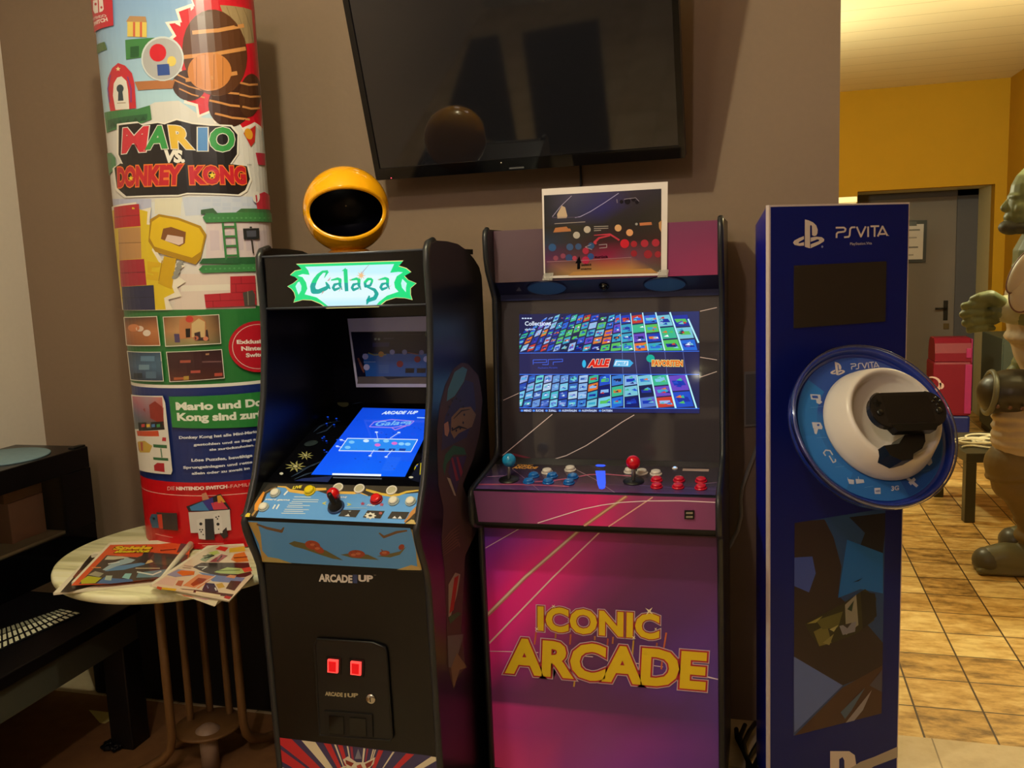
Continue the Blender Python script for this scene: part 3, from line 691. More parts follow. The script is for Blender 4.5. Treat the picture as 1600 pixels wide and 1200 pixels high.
A.grid([top[0], top[1], bot[1], bot[0]], [['#1048d8', '#1450e0', '#1048d8'], ['#0e50ee', '#1258f4', '#0e54ee'], ['#0c5cf8', '#1068fc', '#0c60f8']]); A.lay()
for i in range(40): x, y = random.uniform(500, 680), random.uniform(645, 735); A.ell(x, y, 1.6, .9, '#0f46d0')
A.lay()
A.text('ARCADE 1UP', K((945, 117))[0], K((1168, 115))[0], K((955, 98))[0], '#d8ecff', bold=.04, shear=.3)
A.stroke(K((1168, 138), (1235, 140)), 1.2, '#a8d0ff')
A.stroke(K((870, 195), (900, 165), (1010, 150), (1150, 160), (1120, 185), (1010, 200), (870, 195)), 1.1, '#a088e8')
A.text('Galaga', K((905, 190))[0], K((1130, 180))[0], K((915, 162))[0], '#7ab8f0', bold=.02, shear=.3)
A.stroke(K((1010, 200), (1030, 215), (1100, 190)), 1, '#c088d8')
A.px(K((735, 268), (1172, 276), (1130, 352), (680, 345)), '#2c8cf4'); A.lay()
A.stroke(K((735, 268), (1172, 276), (1130, 352), (680, 345)), 1.0, '#e8f4ff', closed=True)
for x, y, c in ((735, 325, '#7ac4f8'), (760, 292, '#7ac4f8'), (850, 284, '#cdeaff'), (915, 283, '#8accf8'), (975, 285, '#8accf8'), (1070, 303, '#8ccffc'), (1110, 305, '#8ccffc'), (922, 310, '#e070d0'), (1027, 300, '#e070d0')): A.ell(*K((x, y))[0], 4.6, 2.4, c)
for x in (945, 1010, 1075): A.px(K((x - 15, 332), (x + 25, 334), (x + 18, 348), (x - 22, 346)), '#1c3c9a')
for P in ([(915, 230), (922, 268)], [(1055, 232), (1000, 268)], [(875, 378), (900, 340)], [(975, 385), (1015, 340)], [(695, 278), (725, 288)], [(670, 318), (700, 325)]): A.stroke(K(*P), .7, '#d8ecff'); A.ell(*K(P[0])[0], 2.6, 1.0, '#d8ecff')
for i in range(8): A.stroke(K((985 - 6 * i, 390 + 11 * i), (1070 - 6 * i, 391 + 11 * i)), .6, '#3a74e8')
A.px(K((640, 488), (945, 494), (943, 507), (638, 499)), '#f4fcff')
A.build('screen_picture', SCR, sc)

# side art on the visible right side
XP = Plane((GX1, 2.0, .8), (0, 1, 0), (0, 0, 1))
A = Art(XP); K = C(660, 550, 4.8); K2 = C(660, 780, 3.75)
out = K((290, 80), (345, 90), (420, 180), (450, 350), (430, 600), (380, 800), (300, 1000)) + K2((330, 160), (250, 330), (235, 600), (225, 800), (255, 990), (215, 1030), (180, 1115), (160, 1030), (140, 960), (140, 700), (130, 420), (110, 250), (125, 60)) + K((120, 1010), (112, 800), (108, 590), (130, 400), (170, 250), (230, 130))
A.px(out, '#4a3236'); A.lay()
A.px(K((240, 150), (300, 110), (335, 130), (310, 220), (240, 330), (180, 370), (190, 280)), '#4c8098'); A.px(K((170, 480), (220, 380), (320, 210), (380, 230), (400, 420), (330, 640), (230, 690), (140, 740), (150, 600)), '#33305a'); A.px(K((150, 860), (170, 770), (230, 700), (310, 720), (330, 770), (230, 770), (180, 840), (165, 930)), '#245a44'); A.lay()
A.px(K((210, 600), (215, 490), (280, 420), (360, 410), (400, 470), (370, 560), (270, 610), (235, 650)), '#8a6a50'); A.px(K((165, 620), (160, 540), (190, 520), (200, 590), (185, 635)), '#a87a70')
A.px(K((190, 900), (215, 790), (330, 780), (290, 900), (250, 1060)), '#3c2858'); A.lay()
for P, c in (([(225, 790), (270, 960), (250, 970), (212, 800)], '#8a2440'), ([(265, 785), (300, 900), (285, 940), (250, 790)], '#8a2440'), ([(180, 940), (235, 1075), (250, 1080), (205, 950)], '#a89a90')): A.px(K(*P), c)
for P, c in (([(150, 500), (190, 430), (220, 440), (200, 560), (165, 680), (150, 690)], '#9a9088'), ([(185, 460), (210, 445), (180, 650), (155, 670)], '#a8241c'), ([(150, 690), (205, 660), (225, 670), (160, 730)], '#2c5a3c'), ([(145, 800), (240, 790), (215, 880), (180, 990), (150, 985)], '#64606a'), ([(165, 990), (200, 900), (260, 985), (215, 1000), (180, 1110)], '#7a6450')): A.px(K2(*P), c)
for i in range(7): A.stroke(K2((115, 250 + 14 * i), (165 + 8 * i, 190 + 12 * i), (215, 150 + 22 * i)), [.8, 2.6, .6], '#6a4a44')
A.lay()
for a in range(0, 360, 30): A.ell(*K((250 + 60 * math.cos(rad(a)), 470 + 120 * math.sin(rad(a))))[0], 1.3, 2, '#242038')
A.stroke(K((215, 590), (270, 560), (330, 575)), [1.5, 3, 1], '#181420'); A.stroke(K((230, 500), (290, 440), (350, 430)), [1, 2.2, 1], '#2a2020')
sp = [o for o in COL.objects if o.name.startswith('side_panel') and o.parent == g][-1]
A.build('side_artwork', PRM, sp)

# laminated sheet standing inside the cabinet
LP = Plane((GC, 2.246, 1.2), (1, 0, 0), (0, .012, .2))
t = thing('laminated_sheet', (-.97, 2.25, 1.10), 'laminated instruction sheet standing inside the black cabinet behind its screen', 'sign', None)
q = [LP.px(*p) for p in ((543, 498), (672, 494), (672, 605), (557, 605))]; XR_ = GI1 - GC - .02
q[1] = (XR_, q[0][1] + .003); q[2] = (XR_, q[3][1])
MB().plate(LP, q, 0, .0012).build('sheet', mat('laminate_white', '#d8d6da', 0.15), t)
A = Art(LP, h0=.0016); K = C(540, 490, 7.5)
A.box = [(1, 0, XR_ - .006)]
A.grid([K((65, 215))[0], K((1400, 205))[0], K((1400, 822))[0], K((150, 822))[0]], [['#15182e', '#141830'], ['#1a1c34', '#181a34'], ['#14182c', '#181a30']]); A.lay()
A.grid([K((205, 470))[0], K((1400, 470))[0], K((1400, 740))[0], K((240, 735))[0]], [['#2c64a8', '#3a5c9c'], ['#2a66b0', '#34609c']])
A.px(K((150, 740), (440, 735), (500, 770), (800, 745), (1400, 745), (1400, 822), (140, 822)), '#6a6258'); A.lay()
for x, y, r, c in ((235, 503, 4.6, '#a0a4cc'), (250, 628, 4.8, '#b8bcd8'), (550, 450, 4, '#8890b8'), (695, 450, 4, '#7a80a4'), (893, 455, 3.8, '#6a6c98'), (950, 532, 4.8, '#b0b8e0'), (640, 590, 5.2, '#8a3038'), (845, 535, 5, '#8a3038'), (420, 475, 4.4, '#a8783c'), (970, 240, 5, '#5a6a4c')): A.ell(*K((x, y))[0], r, r, c)
A.stroke(K((150, 520), (200, 640), (220, 690)), [3, 4, 2], '#7a4a3c'); A.stroke(K((270, 460), (340, 485), (480, 480)), 1.6, '#8a8a3c'); A.stroke(K((730, 455), (860, 480)), 1.6, '#7a5048')
A.stroke(K((215, 567), (355, 565)), .9, '#90b0d8'); A.stroke(K((320, 248), (900, 240)), .6, '#3a3e58'); A.stroke(K((450, 292), (570, 290)), .6, '#6a6c88')
for i in range(5): A.stroke(K((395, 610 + 20 * i), (510, 608 + 20 * i)), .6, '#5a88c0')
for x in (755, 890, 1030): A.px(K((x - 50, 640), (x + 55, 640), (x + 50, 695), (x - 52, 695)), '#20202c')
A.px(K((320, 340), (520, 335), (515, 385), (320, 392)), '#262a5c'); A.ell(*K((355, 298))[0], 2.2, 1.8, '#8a9a88'); A.ell(*K((395, 300))[0], 2.2, 1.8, '#8a9a88')
A.build('printed_photo', PRG, t)

# glossy yellow globe with a wide dark opening on top
t = thing('globe_bowl', (GC, 2.10, 1.484), 'glossy yellow globe bowl with wide dark opening on top of the black cabinet', 'bowl')
M_YG = mat('glossy_yellow_shell', '#f2a80a', 0.12, var=0.03, coat=0.5)
R = .1085; gc = onY(541, 327, 2.10); gc.z = 1.4865 + R - .001
ax = (CAM - gc).normalized(); ax = Matrix.Rotation(rad(-9), 3, 'X') @ ax
ax = Vector((ax.x, ax.y, -.16)).normalized()
ux = Vector((0, 0, 1)).cross(ax).normalized(); uz = ax.cross(ux)
def shell(r, th1, th2f, n=72, m=26):
    vs = []; fs = []
    for i in range(m + 1):
        for k in range(n):
            ph = 2 * math.pi * k / n; th0 = th2f(ph); th = th0 + (th1 - th0) * i / m
            vs.append(gc + (ax * math.cos(th) + (ux * math.cos(ph) + uz * math.sin(ph)) * math.sin(th)) * r)
    for i in range(m):
        for k in range(n): fs.append([i * n + k, i * n + (k + 1) % n, (i + 1) * n + (k + 1) % n, (i + 1) * n + k])
    return vs, fs
lim = lambda ph: 1 / math.sqrt((math.cos(ph) / rad(63)) ** 2 + (math.sin(ph) / rad(35)) ** 2)
lim2 = lambda ph: lim(ph) + rad(3.5)
b = MB(); vs, fs = shell(R, math.pi - .01, lim2); b.add(vs, fs, 0, True)
o_, n_ = vs[:72], 72
v2, _ = shell(R * .985, math.pi - .01, lim); v3, f3 = shell(R * .93, math.pi - .02, lim)
b.add(o_ + v2[:72] + v3[:72], [[k, (k + 1) % 72, 72 + (k + 1) % 72, 72 + k] for k in range(72)] + [[72 + k, 72 + (k + 1) % 72, 144 + (k + 1) % 72, 144 + k] for k in range(72)], 0, True)
zf = 1.4865
for v in b.v:
    if v.z < zf + .004: v.z = zf + .004
b.build('shell', M_YG, t)
b = MB(); b.add(v3, f3, 0, True); b.build('lining', mat('dark_navy_lining', '#0a0a18', 0.3), t)
MB().lathe([(.052, 0), (.052, .005), (.046, .009), (0, .009)], (gc.x, gc.y, 1.4845), (0, 0, 1), 32).build('foot', mat('orange_foot', '#c07a10', 0.3), t)
# ------------------------------------------------------------------ magenta arcade cabinet
AX0, AX1 = -.712, -.086; AI0, AI1 = AX0 + .014, AX1 - .014; AC = (AX0 + AX1) / 2
a = thing('arcade_cabinet', (AC, 2.32, 0), 'magenta and purple arcade cabinet with yellow lettering and a game list on its screen', 'arcade machine')
frontA = [(2.140, 0), (2.140, .755), (2.128, .770), (2.085, .784), (2.074, .795), (2.071, .862), (2.078, .874), (2.10, .880), (2.26, .900), (2.305, .912), (2.326, .94), (2.352, 1.28), (2.356, 1.345), (2.345, 1.365), (2.302, 1.425), (2.292, 1.46), (2.290, 1.512), (2.296, 1.528), (2.312, 1.534)]
profA = frontA + [(2.60, 1.534), (2.612, 1.52), (2.612, 0)]
for x0, x1 in ((AX0, AI0), (AI1, AX1)):
    sp = MB().prismX(profA, x0, x1).build('side_panel', M_BLACK, a)
    MB().tube([((x0 + x1) / 2, y - .001, z) for y, z in frontA], .0078, 10).build('edge_strip', M_MOLD, sp)
MB().bx(AI0, AI1, 2.59, 2.61, .02, 1.53).build('back_panel', M_SOFTBLK, a)
MB().bx(AI0, AI1, 2.355, 2.60, 1.515, 1.530).build('top_panel', M_BLACK, a)
# marquee
M_MAG = mat('dark_plum_laminate', '#4a2438', 0.3, var=0.05)
mq = MB().bx(AI0, AI1, 2.345, 2.357, 1.392, 1.530).build('marquee', M_MAG, a)
S = Plane((AC, 2.345, 1.392), (1, 0, 0), (0, 0, 1)); A = Art(S)
A.grid([(772, 361), (1121, 344), (1121, 429), (772, 442)], [['#5c4650', '#503844', '#582048', '#6a2450', '#722852'], ['#5c4a50', '#4c3844', '#6a2450', '#8c2a5c', '#98305e']])
A.build('marquee_graphic', PR, mq)
# speaker bar
BS = Plane((AC, 2.395, 1.352), (1, 0, 0), (0, -.049, .040)); bl = math.hypot(.049, .04)
M_NAVY = mat('navy_laminate', '#1c2046', 0.35, var=0.08)
sb = MB().plate(BS, [(AI0 - AC, 0), (AI1 - AC, 0), (AI1 - AC, bl), (AI0 - AC, bl)], -.012, 0).bx(AI0, AI1, 2.392, 2.404, 1.338, 1.356).build('speaker_bar', M_NAVY, a)
K = C(740, 270, 4)
M_GRL = mat('blue_speaker_cloth', '#2c5c9c', 0.6, var=0.25, scale=900)
for x, y, rx in ((457, 716, 122), (1195, 692, 132)):
    (x0, y0) = K((x - rx, y + 2))[0]; (x1, y1) = K((x + rx, y - 4))[0]
    u0, v0 = BS.px(x0, y0); u1, v1 = BS.px(x1, y1); uc = (u0 + u1) / 2; vc = bl * .50; ru = (u1 - u0) / 2; rv = bl * .47
    E_ = [(uc + ru * math.cos(2 * math.pi * i / 40), vc + rv * math.sin(2 * math.pi * i / 40)) for i in range(40)]
    gr = MB().plate(BS, E_, 0, .0025).build('speaker_grille', M_GRL, sb)
    MB().tube([BS.p(u, v, .002) for u, v in E_], .0018, 8, closed=True).build('grille_ring', mat('navy_ring', '#15204a', 0.3), gr)
u, v = BS.px(*K((815, 707))[0]); MB().ball(BS.p(u, v, .004), .0105).lathe([(.014, 0), (.014, .003), (.011, .005)], BS.p(u, v), BS.n, 24).build('sensor_dome', M_GLOSSBLK, sb)
A = Art(BS); A.px(K((265, 738), (285, 712), (300, 738)), '#5a5e78'); A.build('triangle_mark', PR, sb)
# slanted glass with the monitor behind it
GP = Plane((AC, 2.340, .902), (1, 0, 0), (0, .060, .446)); gl = math.hypot(.06, .446)
gz = MB().plate(GP, [(AI0 - AC, 0), (AI1 - AC, 0), (AI1 - AC, gl), (AI0 - AC, gl)], -.006, 0).build('bezel_glass', mat('haze_grey_glass', '#3e393f', 0.03, var=0.04, spec=1.0), a)  # grey base colour stands in for the haze of the reflected room
A = Art(GP); K = C(780, 470, 4.5714)
A.uv([(AI0 - AC + .002, .002), (AI1 - AC - .002, .002), (AI1 - AC - .002, gl - .002), (AI0 - AC + .002, gl - .002)], '#3e393f'); A.lay()  # film repeats the painted haze grey under its lines
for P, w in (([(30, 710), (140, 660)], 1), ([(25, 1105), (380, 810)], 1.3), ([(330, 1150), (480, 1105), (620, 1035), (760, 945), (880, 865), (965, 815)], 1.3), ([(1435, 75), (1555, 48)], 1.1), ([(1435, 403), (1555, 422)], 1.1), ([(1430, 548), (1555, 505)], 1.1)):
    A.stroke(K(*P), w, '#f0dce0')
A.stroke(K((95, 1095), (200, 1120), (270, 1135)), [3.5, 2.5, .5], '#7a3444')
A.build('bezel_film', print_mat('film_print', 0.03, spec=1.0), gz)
sc = MB().plate(GP, [GP.px(*p) for p in ((811.7, 491.9), (1092.8, 486.4), (1092.8, 645.5), (811.7, 643.2))], .0008, .0014).build('screen', M_GLOSSBLK, a)
A = Art(GP, h0=.0018, eps=.0002)
A.grid(K((145, 98), (1430, 75), (1430, 803), (145, 790)), [['#23234c', '#262a54', '#2c3468'], ['#262850', '#242448', '#2a2a50'], ['#20244c', '#24264e', '#2a2c58']]); A.lay()
def mix(a_, b_, t): return a_ + (b_ - a_) * t
def band(xb, xt, yb, yt, heights, dull, cols, seed):
    rnd = random.Random(seed)
    for i in range(len(xb) - 1):
        nrow = heights[i]; k = i / (len(xb) - 2)
        for r in range(nrow):
            t0, t1 = r / nrow + .02, (r + 1) / nrow - .02
            x0a, x1a = mix(xb[i], xt[i], t0), mix(xb[i + 1], xt[i + 1], t0); x0b, x1b = mix(xb[i], xt[i], t1), mix(xb[i + 1], xt[i + 1], t1)
            sk = (18 - 10 * k)
            y0, y1 = mix(yb, yt, t0), mix(yb, yt, t1)
            w = (x1a - x0a) * .06
            P = [(x0a + w, y0 + sk * .5), (x1a - w, y0 - sk * .5), (x1b - w, y1 - sk * .5), (x0b + w, y1 + sk * .5)]
            c = rnd.choice(cols); A.L = 1
            A.px(K(*P), c)
            A.L = 2
            cx_, cy_ = sum(p[0] for p in P) / 4, sum(p[1] for p in P) / 4
            q = lambda f, g_: [(cx_ + (x - cx_) * f, cy_ + (y - cy_) * g_) for x, y in P]
            A.px(K(*q(.7, .32)), rnd.choice(cols))
            A.L = 3
            hw, hh = (x1a - x0a) * .5, (y0 - y1) * .5
            for _ in range(4 if k > .35 else 2):
                ex, ey = cx_ + rnd.uniform(-.6, .6) * hw, cy_ + rnd.uniform(-.6, .6) * hh
                A.px(K((ex - hw * .3, ey + 4), (ex + hw * .2, ey - hh * .25), (ex + hw * .35, ey + hh * .15)), rnd.choice(cols + ['#f4f8ff', '#0c1030']))
colsT = ['#2a6ad8', '#1c3cb4', '#38a4c8', '#6a48c0', '#3cb890', '#e07830', '#c83c30', '#58c05c', '#2434a0', '#7ac4d8', '#20244c', '#18206c', '#9ab8e8', '#2850c8']
colsB = ['#58a8e0', '#3c7cd0', '#78c8e8', '#5878c8', '#48b8c8', '#88b4e8', '#3058b8', '#68d0d0', '#2c48b0', '#98a8e0']
xb = [-70, -20, 35, 90, 145, 195, 245, 290, 335, 380, 430, 485, 535, 590, 650, 715, 790, 875, 965, 1065, 1180, 1310, 1425]
xt = [130, 165, 200, 240, 285, 320, 360, 400, 440, 480, 520, 565, 610, 660, 720, 785, 830, 865, 940, 1025, 1120, 1220, 1350]
xt = [mix(b_, t_, 1.0) for b_, t_ in zip(xb, xt)]
uL, uR = GP.px(811.7, 491.9)[0], GP.px(1092.8, 486.4)[0]; A.box = [(-1, 0, -uL), (1, 0, uR)]
band(xb, xt, 362, 98, [6, 6, 6, 6, 5, 5, 5, 5, 5, 5, 5, 4, 5, 5, 5, 5, 4, 4, 4, 4, 3, 3], 0, colsT, 3)
xb2 = [100, 165, 230, 290, 355, 415, 485, 555, 620, 700, 800, 890, 1005, 1130, 1260, 1400]
xt2 = [155, 215, 265, 325, 385, 440, 500, 570, 640, 715, 800, 890, 985, 1085, 1200, 1335]
band(xb2[:9], xt2[:9], 762, 528, [4] * 8, 0, colsB + ['#a8c8ec', '#8cb0e4', '#3860b4', '#b0d0e8', '#6894d4'], 11)
band(xb2[8:], xt2[8:], 762, 528, [4, 3, 3, 3, 3, 3, 2], 0, colsB[:6] + colsT, 12)
A.L = 6
A.px(K((145, 98), (400, 92), (330, 125), (270, 165), (145, 240)), '#23234c')
A.px(K((145, 366), (1432, 352), (1432, 528), (145, 532)), '#2c2a54'); A.px(K((145, 762), (1432, 768), (1432, 803), (145, 792)), '#24265a')
A.lay()
for (x0, y0), (x1, y1), w in (((865, 95), (880, 360), .7), ((940, 90), (968, 360), 1.3), ((1025, 85), (1065, 358), 1.7), ((1118, 83), (1183, 356), 2.1), ((1220, 82), (1312, 355), 2.4), ((1350, 130), (1425, 300), 2.6), ((795, 530), (800, 765), .9), ((890, 530), (893, 765), .9), ((985, 530), (1010, 766), 1.6), ((1085, 530), (1132, 767), 2.2), ((1200, 530), (1262, 768), 2.8), ((1335, 530), (1410, 768), 2.4)):
    A.stroke(K((x0, y0), (x1, y1)), w, '#b8f4ff')
for (x0, y0), (x1, y1) in (((880, 370), (885, 520)), ((968, 365), (985, 525)), ((1065, 365), (1085, 525)), ((1183, 360), (1200, 525)), ((1312, 358), (1335, 525))): A.stroke(K((x0, y0), (x1, y1)), .8, '#5a66a0')
A.stroke(K((145, 374), (1432, 360)), .9, '#3c7cff'); A.stroke(K((140, 526), (1432, 526)), 1.0, '#3c7cff'); A.stroke(K((140, 763), (1432, 769)), 1.0, '#3c7cff')
A.lay()
A.text('Collections', K((186, 178))[0], K((372, 176))[0], K((186, 148))[0], '#e4f0ff', bold=.015)
A.text('alle Spiele', K((186, 210))[0], K((258, 208))[0], K((186, 198))[0], '#d0e0f8', bold=.02)
for x in (165, 184, 203, 222): A.ell(*K((x + 6, 126))[0], 1.7, 1.0, '#d0e0f8')
A.stroke(K((245, 455), (245, 422), (340, 420), (340, 440), (250, 442)), .9, '#4468e8'); A.stroke(K((310, 456), (352, 456), (352, 420), (398, 418)), .9, '#4468e8'); A.stroke(K((388, 458), (388, 438), (455, 434), (455, 417), (400, 418)), .9, '#4468e8')
A.text('PlayStation Portable', K((280, 484))[0], K((418, 482))[0], K((280, 474))[0], '#3c58d0')
A.ell(*K((608, 450))[0], 3, 6, '#38b8e8'); A.lay()
A.text('ALLE', K((632, 476))[0], K((795, 472))[0], K((632, 420))[0], '#e02818', bold=.07, shear=.3, out=[(.05, '#f8d8c8')])
A.px(K((815, 470), (830, 418), (935, 422), (960, 445), (935, 472)), '#38a8e0'); A.lay(); A.px(K((822, 462), (835, 428), (925, 430), (922, 464)), '#d8f0ff'); A.lay()
A.text('SPIELE', K((832, 460))[0], K((915, 460))[0], K((836, 436))[0], '#58b8e8', bold=.06, shear=.3)
A.ell(*K((1082, 412))[0], 6.5, 6, '#18b098'); A.lay()
A.text('FAVORITEN', K((1092, 466))[0], K((1312, 468))[0], K((1092, 424))[0], '#e06a20', bold=.05, out=[(.07, '#f0e08a')])
for i, (x0, x1, s_) in enumerate(((180, 232, 'MENÜ'), (264, 320, 'SUCHE'), (355, 412, 'ZUFALL'), (450, 556, 'AUSWÄHLEN'), (592, 698, 'AUSWÄHLEN'), (737, 810, 'DATEIEN'))):
    A.text(s_, K((x0, 791))[0], K((x1, 792))[0], K((x0, 776))[0], '#c8d8f8', bold=.03); A.ell(*K((x0 - 14, 784))[0], 2, 1.7, '#4c8cf0')
A.build('screen_picture', SCR, sc)

# control deck
CD = Plane((AC, 2.074, .876), (1, 0, 0), (0, .194, .027)); cl = math.hypot(.194, .027)
cp = MB().prismX([(2.074, .875), (2.268, .902), (2.345, .902), (2.345, .76), (2.150, .757), (2.150, .792), (2.074, .790)], AI0, AI1).build('control_panel', M_SOFTBLK, a)
A = Art(CD); K = C(730, 690, 3.9024)
A.grid(K((170, 138), (1535, 158), (1536, 328), (40, 288)), [['#2c2634', '#2c262e', '#2e2832', '#2c2630', '#2c2832'], ['#3c3058', '#3c2a4c', '#40283c', '#382c40', '#343040'], ['#584078', '#5c3060', '#6a2c52', '#44346a', '#40386c']]); A.lay()
for P, w, c in (([(70, 262), (300, 262), (480, 268), (620, 275)], 1.8, '#b0506c'), ([(380, 248), (520, 240), (650, 220), (740, 203), (850, 200), (1000, 212)], 1.6, '#b85a78'), ([(275, 168), (360, 232), (440, 300)], .7, '#8a6a80'), ([(660, 170), (780, 232), (900, 312)], .8, '#a08090'), ([(120, 215), (240, 210)], .8, '#a878a0'), ([(1050, 268), (1250, 282), (1520, 292)], .8, '#60508a'), ([(1400, 262), (1530, 250)], .7, '#907090')): A.stroke(K(*P), w, c)
A.px(K((1315, 166), (1475, 170), (1473, 184), (1312, 180)), '#b09890')
A.text('ICONIC', K((300, 152))[0], K((398, 154))[0], K((306, 140))[0], '#c88a3c', bold=.05, shear=.2); A.text('ARCADE', K((272, 166))[0], K((428, 168))[0], K((280, 152))[0], '#d8984a', bold=.05, shear=.2)
A.build('deck_graphic', PRG, cp)
M_BLU = mat('blue_button', '#1566b8', 0.12, var=0.04, coat=0.5); M_REDB = mat('red_button', '#c81230', 0.12, var=0.04, coat=0.5); M_WHB = mat('white_button', '#dcd2c8', 0.2, var=0.03, coat=0.3)
for x, y in ((834, 744.5), (826, 754), (863, 745), (856.5, 754.5), (895, 746.5), (889, 755.5)): push_button(cp, CD, x, y, .0125, M_BLU, M_BLU, .011, 1.22)
for x, y in ((1026, 751.5), (1026, 761.5), (1061, 751.5), (1059.5, 762), (1095.5, 752.5), (1095, 763.5)): push_button(cp, CD, x, y, .0125, M_REDB, M_REDB, .011, 1.22)
for x, y in ((855, 739), (891, 735), (984, 738), (1003, 740), (1024.9, 741.5)): push_button(cp, CD, x, y, .0125, M_WHB, M_WHB, .012, 1.25)
M_BLUEB = mat('blue_ball', '#1c86b8', 0.1, var=0.03, coat=0.6); M_REDBALL = mat('red_ball', '#cc0c24', 0.1, var=0.03, coat=0.6); M_SHAFT = mat('steel_shaft', '#9a9490', 0.3, 0.8)
for x, y, bx_, by_, m in ((795.5, 750, 795.3, 719, M_BLUEB), (990, 752.5, 989.3, 722.5, M_REDBALL)):
    p = on_deck(CD, x, y)
    js = MB().lathe([(.027, 0), (.026, .003), (.008, .0045), (0, .0045)], p, CD.n, 32).build('joystick', M_SOFTBLK, cp)
    q = onY(bx_, by_, p.y + .006)
    MB().tube([p + CD.n * .003, q], .0045, 12).build('shaft', M_SHAFT, js)
    MB().ball(q, .0182, n=28).build('ball_knob', m, js)
M_LIT = mat('emissive_blue', '#2448e0', 0.2, emit='#2c54ff', estr=0.9)  # flat emissive blue patches laid on the deck
MB().plate(CD, [CD.px(*p) for p in K((782, 182), (842, 182), (845, 255), (840, 285), (822, 292), (805, 288), (795, 262))], 0, .002).build('blue_patch', M_LIT, cp)
MB().plate(CD, [CD.px(*p) for p in K((782, 148), (795, 143), (835, 144), (844, 149), (830, 154), (795, 153))], 0, .002).build('blue_patch', M_LIT, cp)
p = on_deck(CD, 1054.5, 732.5); pw = MB().lathe([(.0075, 0), (.0075, .003), (.005, .004)], p, CD.n, 20).build('power_button', M_WHB, cp)
MB().lathe([(.004, .0032), (.0035, .0052), (0, .0055)], p, CD.n, 16).build('power_light', mat('white_blue_light', '#8ab0ff', 0.3, emit='#9ac4ff', estr=1.2), pw)
# deck front with the usb socket
FA = Plane((AC, 2.074, .792), (1, 0, 0), (0, 0, 1)); A = Art(FA)
A.grid(K((38, 300), (1535, 345), (1532, 541), (70, 488)), [[tone(c_, (1.22, 1.12, 1.34)) for c_ in r_] for r_ in (['#482c40', '#5c2c4a', '#8a2654', '#b02058', '#7c3050', '#6c3450', '#5c3048'], ['#4c2c42', '#5a2c48', '#94225a', '#b02058', '#6c2c4c', '#6a3450', '#5c3048'])]); A.lay()
A.box = [(0, 1, FA.px(*K((38, 300))[0])[1]), (0, -1, -FA.px(*K((70, 488))[0])[1])]
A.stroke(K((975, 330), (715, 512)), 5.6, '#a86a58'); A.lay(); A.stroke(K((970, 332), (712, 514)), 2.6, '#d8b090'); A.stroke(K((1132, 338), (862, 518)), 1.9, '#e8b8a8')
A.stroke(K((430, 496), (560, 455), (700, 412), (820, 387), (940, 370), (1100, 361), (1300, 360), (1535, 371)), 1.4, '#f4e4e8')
A.build('deck_front_graphic', PR, cp)
us = MB().plate(FA, [FA.px(*p) for p in K((1325, 418), (1385, 418), (1385, 470), (1325, 470))], 0, .004).build('usb_socket', M_BLACK, a)
for y in (432, 456): MB().plate(FA, [FA.px(*p) for p in K((1335, y - 6), (1376, y - 6), (1376, y + 6), (1335, y + 6))], .004, .005).build('socket_port', mat('port_metal', '#a09a90', 0.3, 0.7), us)
# lower front
PP = Plane((AC, 2.148, .08), (1, 0, 0), (0, 0, 1))
fr = MB().bx(AI0, AI1, 2.148, 2.162, .075, .76).build('front_panel', M_MAG, a)
MB().bx(AI0, AI1, 2.165, 2.18, .0, .075).build('plinth', M_BLACK, a)
A = Art(PP); K = C(740, 880, 3.75); K3 = C(730, 690, 3.9024)
rows = [(.757, ['#452868', '#7c2468', '#a02058', '#802050', '#5c2440', '#4c2038', '#44203a']),
        (.735, ['#4c2a78', '#8a2468', '#b4205c', '#8a2050', '#5c2440', '#4c2038', '#44203a']),
        (.64, ['#8a2468', '#c01c58', '#b01f54', '#6a2044', '#4c1f36', '#42203a', '#42203a']),
        (.53, ['#c01c5c', '#b81e58', '#7a2048', '#4c2038', '#40203a', '#3c2040', '#40244c']),
        (.40, ['#b82260', '#74244e', '#4c2238', '#44223a', '#40224a', '#44285c', '#3c2854']),
        (.30, ['#5a2444', '#50243c', '#4a2238', '#44223a', '#40203c', '#3c2244', '#3c2450']),
        (.275, ['#5c2444', '#54243e', '#4c223a', '#46223c', '#40203c', '#3c2244', '#3c2450']),
        (.262, ['#a83060', '#8c2c54', '#70284a', '#602648', '#502242', '#46224a', '#402450']),
        (.20, ['#a43460', '#842c54', '#70284e', '#683054', '#642a58', '#542858', '#482654']),
        (.08, ['#c23e5c', '#a03458', '#74305c', '#6c3064', '#5c2c60', '#4c2858', '#40264c'])]
rows = [(z_, [tone(c_, (1.28, 1.12, 1.60)) for c_ in cs_]) for z_, cs_ in rows]
u0, u1 = AI0 - AC, AI1 - AC
for (za, ca), (zb, cb) in zip(rows, rows[1:]):
    for j in range(6):
        x0, x1 = u0 + (u1 - u0) * j / 6, u0 + (u1 - u0) * (j + 1) / 6
        A.uv([(x0, za - .08), (x1, za - .08), (x1, zb - .08), (x0, zb - .08)], [ca[j], ca[j + 1], cb[j + 1], cb[j]])
A.lay(); A.box = [(0, 1, .677), (-1, 0, -u0), (1, 0, u1)]
A.stroke(K3((740, 492), (360, 820)) + K((80, 305)), [5.5, 6, 6.5], '#c88078'); A.lay(); A.stroke(K3((735, 495), (355, 822)) + K((78, 302)), [2.6, 3, 3.2], '#f0d4c4'); A.stroke(K3((870, 492), (528, 822)) + K((85, 475)), [2, 2.4, 2.6], '#f8d0d0')
